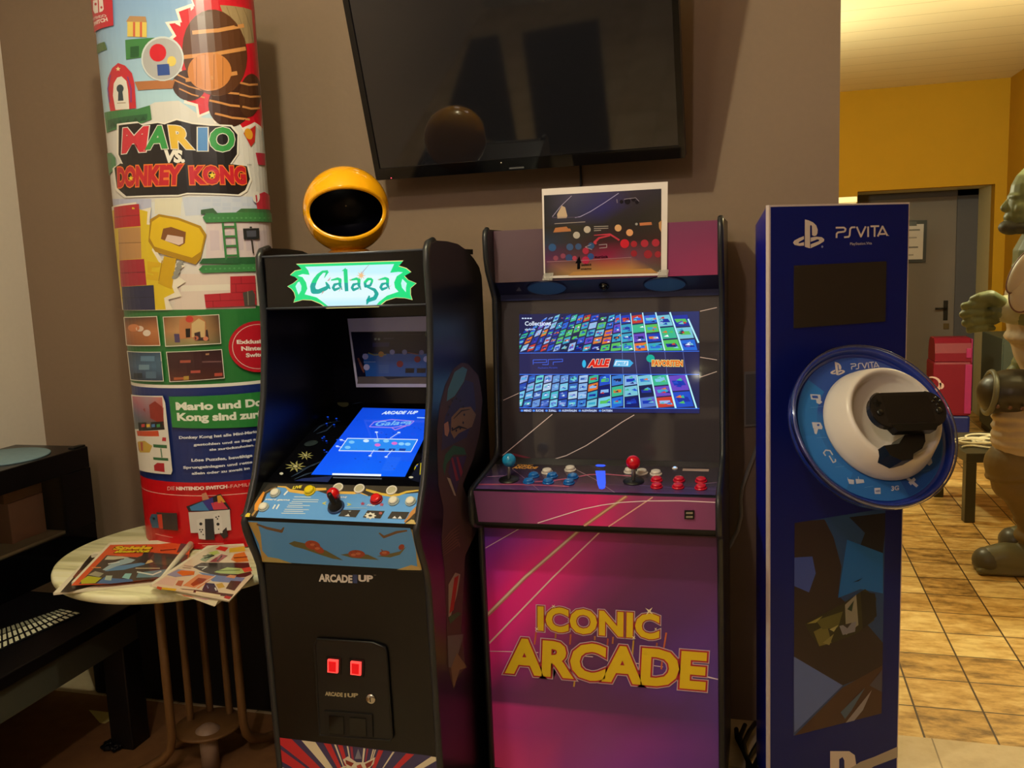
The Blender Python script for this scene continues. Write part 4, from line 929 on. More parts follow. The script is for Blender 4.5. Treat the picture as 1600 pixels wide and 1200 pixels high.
A.stroke(K3((430, 496), (350, 512), (112, 648)), 1.3, '#f0dce8'); A.stroke(K((95, 514), (210, 516), (380, 522)), 1.1, '#f4d8e8'); A.stroke(K((620, 540), (700, 547)), 1.2, '#f0dce4'); A.stroke(K((935, 582), (1110, 606)), 1.1, '#f0dce4'); A.stroke(K((1330, 655), (1450, 683)), [2.4, 1.4], '#f0e0f0')
for (x0, y0), (x1, y1), c in (((368, 400), (357, 475), '#c8603c'), ((483, 405), (480, 440), '#b07030'), ((570, 415), (565, 475), '#b85a3c'), ((712, 425), (710, 450), '#a86a40'), ((788, 440), (782, 500), '#a84a44'), ((818, 430), (815, 470), '#b06a40'), ((938, 450), (930, 540), '#c0943c'), ((1075, 465), (1072, 490), '#a85a40'), ((1130, 405), (1115, 495), '#c8643c'), ((1055, 565), (1050, 620), '#a84a50'), ((1105, 570), (1100, 620), '#c8643c'), ((598, 655), (588, 722), '#c89a38')): A.stroke(K((x0, y0), (x1, y1)), 2.6, c)
A.lay()
Y_ = '#e4c01c'
A.text('ICONIC', K((376, 392))[0], K((1088, 446))[0], K((376, 250))[0], Y_, bold=.045, out=[(.055, '#c8b8c8'), (.032, '#a02030')], space=1.06); A.lay()
A.text('ARCADE', K((185, 640))[0], K((1358, 742))[0], K((190, 432))[0], Y_, bold=.042, out=[(.05, '#c8b0c0'), (.032, '#a81c34')], space=.98); A.lay()
for x, y, r in ((1030, 278, 8), (470, 250, 4), (372, 382, 4), (940, 432, 4), (1068, 382, 3)): A.star(*K((x, y))[0], r, r * .25, 4, '#f4e8c8', rot=-50)
A.build('front_artwork', PR, fr)
# side hinge screws catching the light
for z in (.873, .78): MB().ball((AX0 - .001, 2.09, z), .004).build('side_screw', M_CHROME, a)

# laminated sheet taped to the marquee
LP = Plane((AC, 2.3405, 1.40), (1, 0, 0), (0, 0, 1)); K = C(840, 280, 7.5)
t = thing('laminated_sheet', (-.39, 2.34, 1.40), 'laminated controls photo taped to the front of the purple marquee', 'sign')
sh = MB().plate(LP, [LP.px(*p) for p in ((846.7, 295.3), (1043.4, 283.8), (1042, 430), (850, 435))], 0, .0012).build('sheet', mat('laminate_pinkish_white', '#e6dcd8', 0.15), t)
A = Art(LP, h0=.0016)
A.grid(K((75, 190), (1452, 112), (1448, 1085), (90, 1135)), [['#2c2c30', '#4c4860', '#403c64', '#3c3440', '#34303a'], ['#2c2c30', '#3c3c58', '#34306a', '#342e36', '#34302e'], ['#2c2a2c', '#383430', '#322e30', '#302c2c', '#34302c'], ['#303a50', '#3a3434', '#40282c', '#382a2c', '#3c2a28'], ['#5c3058', '#583a48', '#8c2448', '#6c4456', '#64343c'], ['#4c4844', '#a88050', '#b88448', '#c08c50', '#585044']]); A.lay()
A.px(K((230, 410), (285, 310), (325, 330), (350, 430), (340, 455), (235, 460)), '#c0a890'); A.stroke(K((175, 440), (270, 320), (400, 195)), .9, '#a8a0c0'); A.stroke(K((440, 450), (500, 440), (620, 380), (780, 280), (950, 165)), 1.0, '#a8a4d0'); A.stroke(K((170, 450), (480, 445)), .6, '#6a5878')
A.stroke(K((200, 522), (560, 500)), 1, '#a89c98'); A.px(K((420, 1085), (1330, 1045), (1380, 1080), (1420, 1100), (360, 1130)), '#b88850'); A.px(K((1420, 510), (1455, 480), (1450, 620), (1425, 570)), '#c09060')
for x, y, r in ((1055, 262, 4.6), (1125, 238, 3.4), (1165, 270, 3), (985, 265, 3)): A.ell(*K((x, y))[0], r, r, '#201a22')
A.stroke(K((930, 235), (935, 280)), 1.2, '#807888'); A.stroke(K((1015, 235), (1150, 218), (1190, 260)), .9, '#8a8090')
for x, y, c in ((458, 656, '#b8b0a8'), (583, 590, '#c0b4a8'), (945, 572, '#d8a878'), (1080, 626, '#e0a070')): A.ell(*K((x, y))[0], 5.4, 5.4, c); 
for i, (x1) in enumerate((830, 830, 745)): A.stroke(K((662, 556 + 24 * i), (x1, 550 + 24 * i)), .9, '#b8b0ac')
A.stroke(K((662, 658), (850, 645), (960, 715)), [1.2, 2.6, 2.6], '#b83a4c'); A.stroke(K((690, 760), (670, 740), (720, 690), (850, 660)), [3, 4, 3, 2], '#b83a4c')
A.px(K((210, 570), (340, 555), (360, 578), (385, 580), (395, 610), (185, 625)), '#b0744c'); A.px(K((1195, 512), (1335, 502), (1342, 535), (1200, 545)), '#c07850'); A.ell(*K((1160, 526))[0], 2, 2, '#a0a0a0')
for x, y, r, c in ((1022, 755, 7, '#c82838'), (1130, 760, 5, '#a02c38'), (1255, 752, 6, '#a83040'), (1385, 745, 6, '#a83040'), (1130, 870, 5, '#982c38'), (1295, 880, 6.5, '#982c38'), (1410, 880, 5, '#982c38'), (175, 800, 6, '#34588c'), (380, 795, 5.5, '#3c5480'), (480, 790, 5, '#3c5480'), (630, 780, 5, '#345484'), (370, 920, 5.5, '#384c7c'), (625, 905, 5, '#345090'), (565, 840, 5, '#a83048'), (300, 900, 4, '#8c4860'), (215, 925, 4, '#8c4860'), (565, 950, 6, '#b02c50'), (435, 925, 3.5, '#a84058')): A.ell(*K((x, y))[0], r, r, c)
A.lay()
A.stroke(K((630, 765), (560, 795), (640, 825)), .9, '#a898a8'); A.stroke(K((720, 770), (812, 762), (812, 800), (725, 808)), .9, '#a8a0a8'); A.stroke(K((110, 968), (560, 950), (1100, 915)), .7, '#a88090')
A.px(K((490, 900), (515, 980), (500, 985), (500, 1050), (465, 1055), (468, 985), (445, 985)), '#0c0c10')
A.text('select', K((515, 1018))[0], K((632, 1012))[0], K((515, 990))[0], '#101014', bold=.02); A.text('menu', K((510, 1062))[0], K((630, 1056))[0], K((510, 1040))[0], '#101014', bold=.02); A.text('zurück', K((668, 925))[0], K((830, 922))[0], K((668, 895))[0], '#141420', bold=.02)
A.build('printed_photo', PRG, t)
S2 = Plane((AC, 2.3385, 1.40), (1, 0, 0), (0, 0, 1))
for x, y in ((1036, 427), (856, 432)):
    MB().plate(S2, [S2.px(x - 9, y + 6), S2.px(x - 6, y - 5), S2.px(x + 9, y - 6), S2.px(x + 7, y + 6)], 0, .0006).build('tape', mat('clear_tape', '#d8d4cc', 0.08, alpha=.35), t)
# ------------------------------------------------------------------ round bistro table
TX, TY, TZ, TR = -1.565, 2.104, .670, .360
def wood(name, c1, c2, c3):
    m = bpy.data.materials.new(name); m.use_nodes = True; nt = m.node_tree; b = nt.nodes['Principled BSDF']
    N = lambda t: nt.nodes.new(t); Lk = nt.links.new
    tc = N('ShaderNodeTexCoord'); mp = N('ShaderNodeMapping'); mp.inputs['Rotation'].default_value = (0, 0, rad(-68)); mp.inputs['Scale'].default_value = (2.2, 26, 8)
    Lk(tc.outputs['Object'], mp.inputs['Vector']); nz = N('ShaderNodeTexNoise'); nz.inputs['Scale'].default_value = 1.0; nz.inputs['Detail'].default_value = 6; nz.inputs['Roughness'].default_value = .6
    Lk(mp.outputs['Vector'], nz.inputs['Vector']); rp = N('ShaderNodeValToRGB'); e = rp.color_ramp.elements
    e[0].position, e[0].color = .34, lin(c1); e[1].position, e[1].color = .68, lin(c3); k = e.new(.5); k.color = lin(c2)
    Lk(nz.outputs['Fac'], rp.inputs['Fac']); Lk(rp.outputs['Color'], b.inputs['Base Color']); b.inputs['Roughness'].default_value = .28
    return m
M_TOP = wood('pale_striped_wood_laminate', (0.74, 0.73, 0.55), (0.92, 0.91, 0.74), (0.965, 0.965, 0.865))
t = thing('bistro_table', (TX, TY, 0), 'round bistro table with pale striped wood top and copper tube legs', 'table')
MB().lathe([(TR - .012, TZ - .026), (TR - .003, TZ - .023), (TR, TZ - .016), (TR, TZ - .008), (TR - .003, TZ - .002), (TR - .009, TZ), (0, TZ)], (TX, TY, 0), (0, 0, 1), 96).build('table_top', M_TOP, t)
M_COP = mat('copper_brown_tube', '#74542f', 0.5, 0.15, var=0.15)
vx, vy = Vector((.82, .57, 0)), Vector((-.57, .82, 0))
rb = []
for i, (rx, ry, fx, fy) in enumerate(((-.098, -.045, -1, .3), (-.050, .075, -.7, .75), (.006, .11, -.1, 1), (.062, .07, .45, .9), (.098, -.04, .68, .75))):
    q = Vector((TX, TY, 0)) + vx * rx + vy * ry; r_ = .0125 if i in (0, 4) else .0105
    f = (vx * fx + vy * fy).normalized(); L_ = (.21, .10, .12, .10, .20)[i]
    MB().tube([(q.x, q.y, TZ - .027), (q.x, q.y, .30), (q.x, q.y, .14)] + [q + f * (L_ * w) + Vector((0, 0, z)) for w, z in ((.04, .10), (.16, .072), (.4, .045), (.7, .026), (1, .0135))], [r_] * 3 + [r_ * 1.05, r_ * 1.15, r_ * 1.15, r_ * 1.1, r_], 12).build('tube_leg', M_COP, t)
MB().lathe([(.095, .112), (.100, .116), (.095, .122), (0, .122)], Vector((TX, TY, 0)) + vy * .03, (0, 0, 1), 36).build('base_plate', M_COP, t)
MB().lathe([(.11, TZ - .027), (.11, TZ - .034), (0, TZ - .034)], (TX + .0, TY + .02, 0), (0, 0, 1), 32).build('mounting_plate', M_COP, t)
M_GLS = mat('cloudy_clear_plastic', '#9c8470', 0.4, var=0.1)
hp = Vector((TX, TY, 0)) - vx * .002 - vy * .01
MB().lathe([(.026, .0), (.026, .09), (.022, .10), (0, .10)], (hp.x, hp.y, .0), (0, 0, 1), 24).lathe([(.0, .100), (.040, .100), (.042, .106), (.034, .124), (.018, .136), (0, .139)], (hp.x, hp.y, 0), (0, 0, 1), 28).build('centre_hub', M_GLS, t)

# ------------------------------------------------------------------ printed oval standee on the table
BCX, BCY, BA, BB = -1.565, 2.245, .2335, .15
BZ0, BZ1 = .6735, 2.272
D = Drum(BCX, BCY, BA, BB)
t = thing('advertising_column', (BCX, BCY, BZ0), 'tall oval cardboard advertising column with game title print standing on the round table', 'standee')
vs = []; fs = []; n = 64
for z in (BZ0, BZ1):
    for k in range(n): vs.append(D.p(2 * math.pi * k / n - math.pi, z))
fs = [[k, (k + 1) % n, n + (k + 1) % n, n + k] for k in range(n)] + [list(range(n))[::-1], [n + k for k in range(n)]]
MB().add(vs, fs).build('cardboard_tube', mat('white_cardboard', '#dcd6cc', 0.6), t)
A = Art(D, eps=.0001); K1 = C(130, 0, 3.75); K2 = C(130, 300, 3.75); K3 = C(150, 590, 3.8714)
zg, zn, zr = D.px(300, 483)[1], D.px(300, 605)[1], D.px(300, 754)[1]
PI = math.pi
def zband(z0, z1, c0, c1=None): A.uv([(-PI, z0), (PI, z0), (PI, z1), (-PI, z1)], [c0, c0, c1 or c0, c1 or c0])
zband(BZ0, zr, '#c4101c'); zband(zr, zn, '#1c2c6c'); zband(zn, zg, '#2a7038')
zm = D.px(300, 330)[1]; zt = D.px(300, 150)[1]
zband(zg, zm, '#dcd0c8', '#d8dadc'); zband(zm, zt, '#d8dadc', '#a8cce0'); zband(zt, BZ1, '#a8cce0', '#6c90cc'); A.lay()
A.uv([(-PI, zn - .002), (PI, zn - .002), (PI, zn + .007), (-PI, zn + .007)], '#e8e4dc'); A.uv([(-PI, D.px(300, 775)[1]), (PI, D.px(300, 775)[1]), (PI, D.px(300, 775)[1] + .0018), (-PI, D.px(300, 775)[1] + .0018)], '#e8c0b8')
# pale clouds and lilac walls
A.px(K1((120, 690), (250, 700), (420, 600), (560, 590), (700, 690), (1040, 740), (1060, 900), (1075, 1200), (165, 1200)), '#d4d2d0')
A.px(K2((165, 40), (400, 40), (400, 470), (245, 690), (230, 690)), '#b8bcd8'); A.px(K2((420, 40), (580, 30), (570, 140), (420, 130)), '#dcd8c4'); A.px(K2((580, 30), (1085, 40), (1095, 130), (600, 140)), '#c4cce0'); A.px(K2((720, 180), (1100, 180), (1110, 400), (720, 390)), '#d8c8cc'); A.px(K2((560, 480), (1000, 480), (1010, 680), (530, 690)), '#dcccc4'); A.lay()
for i in range(7):
    for j in range(4):
        if (i * 7 + j * 3) % 5 < 3: A.px(K2((700 + 58 * i, 40 + 24 * j), (748 + 58 * i, 40 + 24 * j), (748 + 58 * i, 58 + 24 * j), (700 + 58 * i, 58 + 24 * j)), '#bcc6de')
for i in range(5): A.px(K2((740 + 70 * i, 225 + 14 * (i % 2)), (795 + 70 * i, 225), (800 + 70 * i, 340), (745 + 70 * i, 345)), '#ccbcc8')
A.px(K2((575, 548), (860, 540), (860, 575), (575, 583)), '#e4dcd0')
# red burst with jagged white edge
burst = [(610, -60), (640, 20), (540, 55), (560, 120), (480, 130), (525, 205), (470, 250), (560, 300), (560, 420), (600, 520), (590, 605), (660, 625), (670, 690), (745, 660), (770, 725), (830, 700), (860, 750), (900, 715), (940, 770), (1000, 735), (1045, 775), (1040, 600), (1000, -60)]
A.px(K1(*burst), '#ece4dc'); A.lay()
cxb, cyb = 830, 340
A.px(K1(*[(cxb + (x - cxb) * (.93 if x < 1000 else 1.02), cyb + (y - cyb) * .95) for x, y in burst]), '#c8182a'); A.lay()
A.px(K1((860, -40), (990, -40), (990, 55), (900, 20)), '#c01828')
# plain stand-in for the big figure: barrels and a sack
A.px(K1((800, 30), (985, 60), (1000, 250), (940, 260), (850, 170)), '#9c8460'); A.lay()
for x in (860, 910, 955): A.stroke(K1((x - 20, 40), (x + 20, 150), (x + 40, 250)), .8, '#7a6444')
def barrel(x, y, rx, ry, c, rot=0):
    A.ell(*K1((x, y))[0], rx, ry, c, rot=rot, n=28); A.lay()
    k, s_ = math.cos(rad(rot)), math.sin(rad(rot)); X, Y = K1((x, y))[0]
    for f in (-.55, 0, .55):
        w = rx * math.sqrt(1 - f * f) * .97
        A.stroke([(X - w * k - f * ry * s_ * -1, Y - w * s_ + f * ry * k), (X + f * ry * s_ + 0 * k, Y + f * ry * k + 2), (X + w * k + f * ry * s_, Y + w * s_ + f * ry * k)], ry * .09, '#c88a50')
    A.lay()
barrel(860, 610, 34, 36, '#3c2018', 10); barrel(620, 500, 26, 24, '#3a2018', 20)
barrel(770, 310, 50, 68, '#54301c', -8); A.ell(*K1((740, 420))[0], 34, 30, '#c47c40', n=30); A.lay(); [A.stroke(K1((740 + f * 34 * 3.75, 420 - 28 * 3.75 * math.sqrt(1 - f * f)), (740 + f * 34 * 3.75, 420 + 28 * 3.75 * math.sqrt(1 - f * f))), .9, '#8a5228') for f in (-.6, -.2, .2, .6)]; A.lay(); barrel(975, 560, 17, 34, '#4a2c1c', 5)
# bubble with plain blocks, gift, green platforms, door arch
A.px(K1((262, 215), (375, 220), (375, 132), (262, 128)), '#d8c060'); A.px(K1((255, 128), (375, 132), (368, 98), (275, 95)), '#b08860'); A.lay(); A.px(K1((295, 215), (308, 215), (308, 130), (295, 130)), '#c86048'); A.px(K1((335, 218), (348, 218), (348, 130), (335, 130)), '#c86048')
A.px(K1((250, 235), (420, 222), (420, 330), (255, 350)), '#3a7a44'); A.lay(); A.px(K1((280, 275), (330, 270), (330, 335), (280, 340)), '#1e5430')
A.px(K1((72, 270), (130, 245), (145, 290), (80, 325)), '#4a6a3c')
A.px(K1((305, 480), (540, 470), (525, 520), (325, 530)), '#a86c44')
A.lay(); A.ell(*K1((467, 345))[0], 33, 35, '#c8d0d4', n=30); A.lay(); A.ell(*K1((467, 347))[0], 30.5, 32.5, '#a8a8ac', n=30); A.lay()
A.ell(*K1((440, 310))[0], 13, 14, '#c82030'); A.px(K1((435, 380), (505, 375), (510, 440), (440, 445)), '#2c4890'); A.ell(*K1((520, 360))[0], 7, 8, '#d8c060'); A.lay()
arch = [(165, 655), (150, 560), (150, 460), (175, 400), (210, 370), (250, 385), (290, 430), (305, 490), (315, 635)]
A.px(K1(*arch), '#c02838'); A.lay(); A.px(K1((195, 645), (180, 560), (185, 490), (205, 455), (230, 448), (258, 475), (268, 530), (275, 640)), '#e0dcd4'); A.star(*K1((210, 405))[0], 4, 1.8, 5, '#e8d0a0'); A.lay()
A.ell(*K1((222, 520))[0], 5.5, 6.5, '#2c3c48'); A.px(K1((212, 530), (235, 530), (242, 590), (210, 592)), '#2c3c48'); A.stroke(K1((205, 605), (255, 603)), 1, '#8a6a50'); A.stroke(K1((160, 600), (150, 520), (165, 440)), 1.6, '#6a3c90'); A.stroke(K1((285, 600), (285, 520), (265, 450)), 1.6, '#6a3c90')
A.px(K1((130, 660), (320, 640), (395, 618), (405, 700), (330, 730), (145, 780)), '#3a7848'); A.lay(); A.px(K1((150, 705), (320, 675), (380, 668), (380, 700), (320, 720), (150, 765)), '#28583a'); A.lay()
for i in range(5): A.px(K1((160 + 44 * i, 745 - 8 * i), (180 + 44 * i, 712 - 8 * i), (200 + 44 * i, 738 - 8 * i)), '#1e4830')
A.px(K1((135, 900), (170, 895), (195, 925), (200, 990), (150, 1035)), '#4a8058'); A.px(K1((1005, 895), (1060, 900), (1062, 970), (1020, 965)), '#b83044'); A.px(K1((935, 780), (1005, 735), (1000, 830), (978, 860)), '#c02c28'); A.lay(); A.ell(*K1((965, 785))[0], 6, 9, '#d89a30', rot=-20)
# lettering block of the title
A.lay()
blk = [(215, 735), (330, 722), (350, 735), (440, 722), (480, 730), (550, 705), (640, 728), (740, 738), (860, 742), (900, 790), (897, 905), (858, 962), (955, 975), (972, 1050), (945, 1115), (905, 1140), (610, 1130), (560, 1142), (260, 1150), (205, 1100), (190, 985), (225, 958), (240, 960), (214, 905)]
cx_, cy_ = 570, 930
A.px(K1(*[(cx_ + (x - cx_) * 1.03, cy_ + (y - cy_) * 1.045) for x, y in blk]), '#e4e0d8'); A.lay(); A.px(K1(*blk), '#181418'); A.lay()
for ch, p0, p1, tp, c in (('M', (232, 902), (372, 890), (240, 752), '#c83040'), ('A', (366, 880), (500, 872), (385, 742), '#349048'), ('R', (520, 872), (652, 878), (500, 735), '#dcb43c'), ('I', (672, 885), (728, 885), (672, 748), '#5088c8'), ('O', (738, 890), (885, 888), (738, 748), '#349048')):
    A.text(ch, K1(p0)[0], K1(p1)[0], K1(tp)[0], c, bold=.03 if ch == 'M' else .05, out=[(.025, '#e0dcd4')])
A.lay(); A.text('VS.', K1((478, 955))[0], K1((598, 955))[0], K1((478, 880))[0], '#e8e4dc', bold=.06, shear=.1)
A.text('DONKEY', K1((212, 1100))[0], K1((582, 1085))[0], K1((208, 982))[0], '#b81c2c', bold=.06, out=[(.045, '#e07830')]); A.text('KONG', K1((628, 1082))[0], K1((952, 1082))[0], K1((620, 975))[0], '#b81c2c', bold=.06, out=[(.045, '#e07830')]); A.lay()
A.star(*K1((288, 1045))[0], 4.4, 1.9, 5, '#e4cc30'); A.star(*K1((755, 1028))[0], 6, 2.5, 5, '#e4cc30'); A.text('TM', K1((955, 972))[0], K1((978, 972))[0], K1((955, 962))[0], '#504848')
# logo tag top left
A.px(K1((30, -50), (178, -50), (186, 150), (75, 195)), '#c01c34'); A.lay(); A.px(K1((68, 5), (95, 0), (98, 75), (78, 80), (68, 60)), '#e8dcd8'); A.px(K1((102, 0), (125, 0), (130, 55), (122, 68), (105, 74)), '#e8dcd8'); A.lay(); A.ell(*K1((83, 25))[0], 1.8, 2.2, '#c01c34'); A.ell(*K1((117, 45))[0], 1.6, 2, '#c01c34')
A.text('NINTENDO', K1((68, 125))[0], K1((150, 98))[0], K1((66, 112))[0], '#e8d8d4', bold=.02); A.text('SWITCH', K1((75, 155))[0], K1((155, 125))[0], K1((72, 133))[0], '#e8d8d4', bold=.05)
# lower left burst, key and plain red and navy blocks
A.px(K2((170, 90), (320, 60), (325, 110), (405, 90), (395, 180), (470, 180), (430, 330), (470, 400), (600, 430), (545, 480), (605, 525), (555, 560), (580, 610), (505, 630), (530, 690), (240, 690), (200, 500)), '#e8e0d0'); A.lay(); A.px(K2((180, 110), (300, 90), (385, 115), (380, 190), (450, 200), (410, 340), (450, 410), (540, 450), (520, 540), (540, 590), (480, 620), (490, 688), (245, 688), (210, 500)), '#d8bc28'); A.lay()
A.px(K2((190, 90), (335, 70), (345, 200), (195, 215)), '#b02030'); A.px(K2((215, 215), (345, 205), (350, 390), (222, 398)), '#b88a58'); A.px(K2((222, 400), (365, 392), (380, 545), (232, 555)), '#a02438'); A.px(K2((235, 555), (420, 545), (430, 690), (245, 690)), '#26284c'); A.lay()
A.stroke(K2((218, 300), (348, 296)), 1, '#7a5430'); A.stroke(K2((192, 150), (340, 135)), 1, '#7a1420'); A.stroke(K2((238, 620), (424, 615)), 1, '#14162c'); A.stroke(K2((228, 475), (372, 468)), 1, '#701828')
A.lay()
A.px(K2((400, 160), (450, 130), (560, 150), (690, 200), (722, 250), (690, 390), (660, 425), (430, 350), (390, 290)), '#a88018'); A.lay(); A.px(K2((410, 175), (455, 145), (560, 165), (680, 212), (708, 260), (690, 350), (640, 385), (425, 320), (398, 270)), '#dcb81e'); A.px(K2((480, 375), (550, 390), (525, 570), (445, 535)), '#c8a018'); A.px(K2((385, 405), (460, 415), (455, 440), (410, 440), (408, 465), (450, 470), (445, 520), (375, 510), (385, 480), (420, 490), (420, 480), (385, 470)), '#d4ac1c'); A.lay(); A.px(K2((462, 275), (475, 215), (520, 205), (605, 235), (600, 300), (570, 320)), '#7a4c28'); A.lay(); A.px(K2((485, 285), (500, 250), (590, 265), (590, 300), (565, 312)), '#d8c0b8'); A.stroke(K2((470, 400), (450, 520)), 1.4, '#a88018')
for i in range(4): A.ell(*K2((570 - 8 * i, 420 + 25 * i))[0], 6, 3.4, '#8c8c88', rot=-30)
# platforms, ladder, sign and bricks
for P, c in (([(690, 130), (690, 105), (760, 95), (790, 130)], '#3a5c40'), ([(890, 120), (920, 98), (1080, 100), (1090, 130)], '#3c6a44'), ([(700, 150), (720, 125), (1095, 128), (1098, 180), (720, 180)], '#3c7c48'), ([(680, 420), (700, 390), (1010, 380), (1010, 425)], '#2c5c3a'), ([(678, 455), (700, 430), (1010, 422), (1010, 465), (700, 475)], '#3c7c48')): A.px(K2(*P), c)
A.lay()
A.stroke(K2((815, 180), (835, 395)), 3.4, '#3a7a46'); A.stroke(K2((885, 178), (905, 390)), 3.4, '#3a7a46')
for i in range(4): A.stroke(K2((818 + 6 * i, 205 + 56 * i), (892 + 4 * i, 203 + 56 * i)), 3, '#3a7a46')
for i in range(14): A.ell(*K2((740 + 26 * i, 153))[0], 1.6, 1.3, '#5a9a64')
for i in range(11): A.ell(*K2((720 + 27 * i, 451 - i * .6))[0], 1.6, 1.3, '#5a9a64')
A.px(K2((930, 215), (1022, 212), (1024, 275), (935, 278)), '#24282c'); A.lay(); A.px(K2((950, 228), (1005, 226), (1006, 262), (954, 264)), '#4c5060'); A.stroke(K2((980, 278), (990, 360)), 2.4, '#3a3430'); A.ell(*K2((975, 208))[0], 2, 1.4, '#24282c')
A.px(K2((710, 600), (860, 590), (858, 495), (1000, 490), (1010, 660), (930, 668), (720, 678)), '#b02c38'); A.lay()
for P in ([(865, 540), (1005, 535)], [(715, 640), (1010, 628)], [(800, 596), (803, 638)], [(920, 494), (922, 538)], [(890, 538), (892, 590)], [(760, 640), (762, 676)], [(866, 590), (1005, 583)]): A.stroke(K2(*P), .8, '#7a1c28')
A.px(K2((930, 590), (985, 575), (1000, 600), (1000, 665), (940, 668)), '#4c4844'); A.lay(); A.stroke(K2((958, 582), (962, 664)), 1.4, '#8a8478')
A.px(K2((1000, 20), (1050, 0), (1080, 20), (1085, 105), (1010, 100)), '#b83040'); A.lay(); A.ell(*K2((1005, 30))[0], 5.5, 9, '#e0dcd8')
A.lay()
# four thumbnails
def rrect(K, P, c, fr='#e8e4d8', g=4):
    A.px(K(*P), fr); A.lay(); cx_ = sum(p[0] for p in P) / 4; cy_ = sum(p[1] for p in P) / 4
    w = max(p[0] for p in P) - min(p[0] for p in P); h = max(p[1] for p in P) - min(p[1] for p in P)
    Q = [(cx_ + (x - cx_) * (1 - 2 * g / w), cy_ + (y - cy_) * (1 - 2 * g / h)) for x, y in P]; A.grid(K(Q[0], Q[1], Q[2], Q[3]), c); A.lay()
rrect(K2, [(250, 732), (442, 726), (462, 900), (265, 898)], [['#3c2820', '#6a4030'], ['#a86840', '#b8784c'], ['#8a5438', '#a06038']])
rrect(K2, [(475, 730), (796, 716), (808, 888), (490, 905)], [['#7a4c30', '#b8946a', '#4a3428'], ['#a87850', '#c8a070', '#6a4c34'], ['#7c7a54', '#908a60', '#54503c']])
rrect(K2, [(270, 930), (465, 935), (482, 1108), (290, 1100)], [['#24324a', '#34506c'], ['#3c5474', '#4c6c8c'], ['#283040', '#30405a']])
rrect(K2, [(495, 935), (812, 920), (828, 1090), (515, 1112)], [['#3a2024', '#30181c'], ['#381c20', '#40242a'], ['#5c3028', '#4a2824']])
A.ell(*K2((345, 800))[0], 6, 4.5, '#e0c8b8'); A.ell(*K2((385, 825))[0], 6, 5, '#e0d0c4'); A.ell(*K2((310, 795))[0], 9, 6, '#c87c50')
A.px(K2((570, 745), (620, 722), (690, 725), (720, 760), (720, 850), (570, 860)), '#b87a50'); A.px(K2((640, 770), (680, 740), (715, 760), (715, 850), (640, 850)), '#ccb080'); A.px(K2((605, 800), (632, 798), (632, 850), (608, 852)), '#1c1614'); A.ell(*K2((628, 745))[0], 6, 5, '#c04038')
A.px(K2((540, 830), (570, 830), (575, 880), (545, 880)), '#4c4068'); A.px(K2((655, 825), (730, 805), (740, 870), (660, 870)), '#3c2c30'); A.ell(*K2((720, 858))[0], 4, 3.4, '#c87c60'); A.ell(*K2((665, 855))[0], 4, 3.4, '#b86850')
for x, y, w, h, c in ((350, 960, 80, 30, '#5c80a0'), (340, 1010, 60, 30, '#6c8ca4'), (440, 990, 30, 60, '#44607c'), (310, 1060, 50, 30, '#1c2838'), (380, 1050, 60, 40, '#506c88')): A.px(K2((x, y), (x + w, y), (x + w, y + h), (x, y + h)), c)
for x, y, w, h, c in ((575, 985, 60, 15, '#a05040'), (635, 1045, 55, 15, '#a84c44'), (770, 1060, 45, 18, '#b04c40'), (540, 1085, 60, 14, '#a85838'), (700, 990, 110, 8, '#6a4c50'), (720, 945, 20, 10, '#a88060'), (595, 1078, 30, 22, '#b09040')): A.px(K2((x, y), (x + w, y - 2), (x + w, y + h - 2), (x, y + h)), c)
# round red badge
A.ell(*K2((1018, 905))[0], 45, 40, '#b81c2c', n=36); A.lay(); A.ell(*K2((1018, 905))[0], 39.5, 35, '#e8d8d0', n=36); A.lay(); A.ell(*K2((1018, 905))[0], 38.6, 34.2, '#b81c2c', n=36); A.lay()
A.text('Exklusiv', K2((896, 890))[0], K2((1052, 885))[0], K2((894, 866))[0], '#f0e4dc', bold=.04); A.text('Nintendo', K2((922, 930))[0], K2((1085, 924))[0], K2((920, 904))[0], '#f0e4dc', bold=.04); A.text('Switch', K2((948, 968))[0], K2((1060, 962))[0], K2((946, 944))[0], '#f0e4dc', bold=.04)
# case thumbnail and text block
A.px(K3((228, 100), (415, 108), (430, 150), (473, 560), (465, 582), (278, 556)), '#e0dcd4'); A.lay()
A.grid(K3((235, 110), (412, 116), (425, 300), (250, 310)), [['#b8687c', '#a8909c', '#c87870'], ['#5c6080', '#8c6070', '#a83c3c'], ['#6c7068', '#54605c', '#6c5c44']]); A.px(K3((262, 320), (390, 318), (395, 352), (268, 350)), '#c85030'); A.px(K3((300, 190), (370, 140), (420, 180), (420, 285), (340, 240)), '#8c3028'); A.px(K3((270, 270), (420, 262), (428, 312), (275, 320)), '#2c2824'); A.lay()
for x, c in ((290, '#c04040'), (320, '#d8b440'), (350, '#4878b0'), (380, '#3c8c50')): A.px(K3((x, 280), (x + 20, 278), (x + 21, 296), (x + 1, 298)), c)
A.px(K3((270, 385), (310, 380), (355, 410), (340, 450), (280, 450)), '#c8a850'); A.px(K3((268, 390), (298, 388), (300, 440), (275, 440)), '#b05850'); A.px(K3((360, 400), (440, 405), (442, 425), (362, 418)), '#3c6c48'); A.px(K3((360, 478), (448, 484), (450, 500), (362, 494)), '#3c6c48'); A.px(K3((365, 528), (385, 512), (425, 515), (428, 568), (368, 560)), '#b03038'); A.px(K3((415, 358), (436, 360), (436, 382), (412, 380)), '#c03840'); A.stroke(K3((405, 425), (412, 480)), 2, '#6a8c74')
A.px(K3((452, 112), (1130, 50), (1140, 265), (472, 298)), '#2c7c3c'); A.lay()
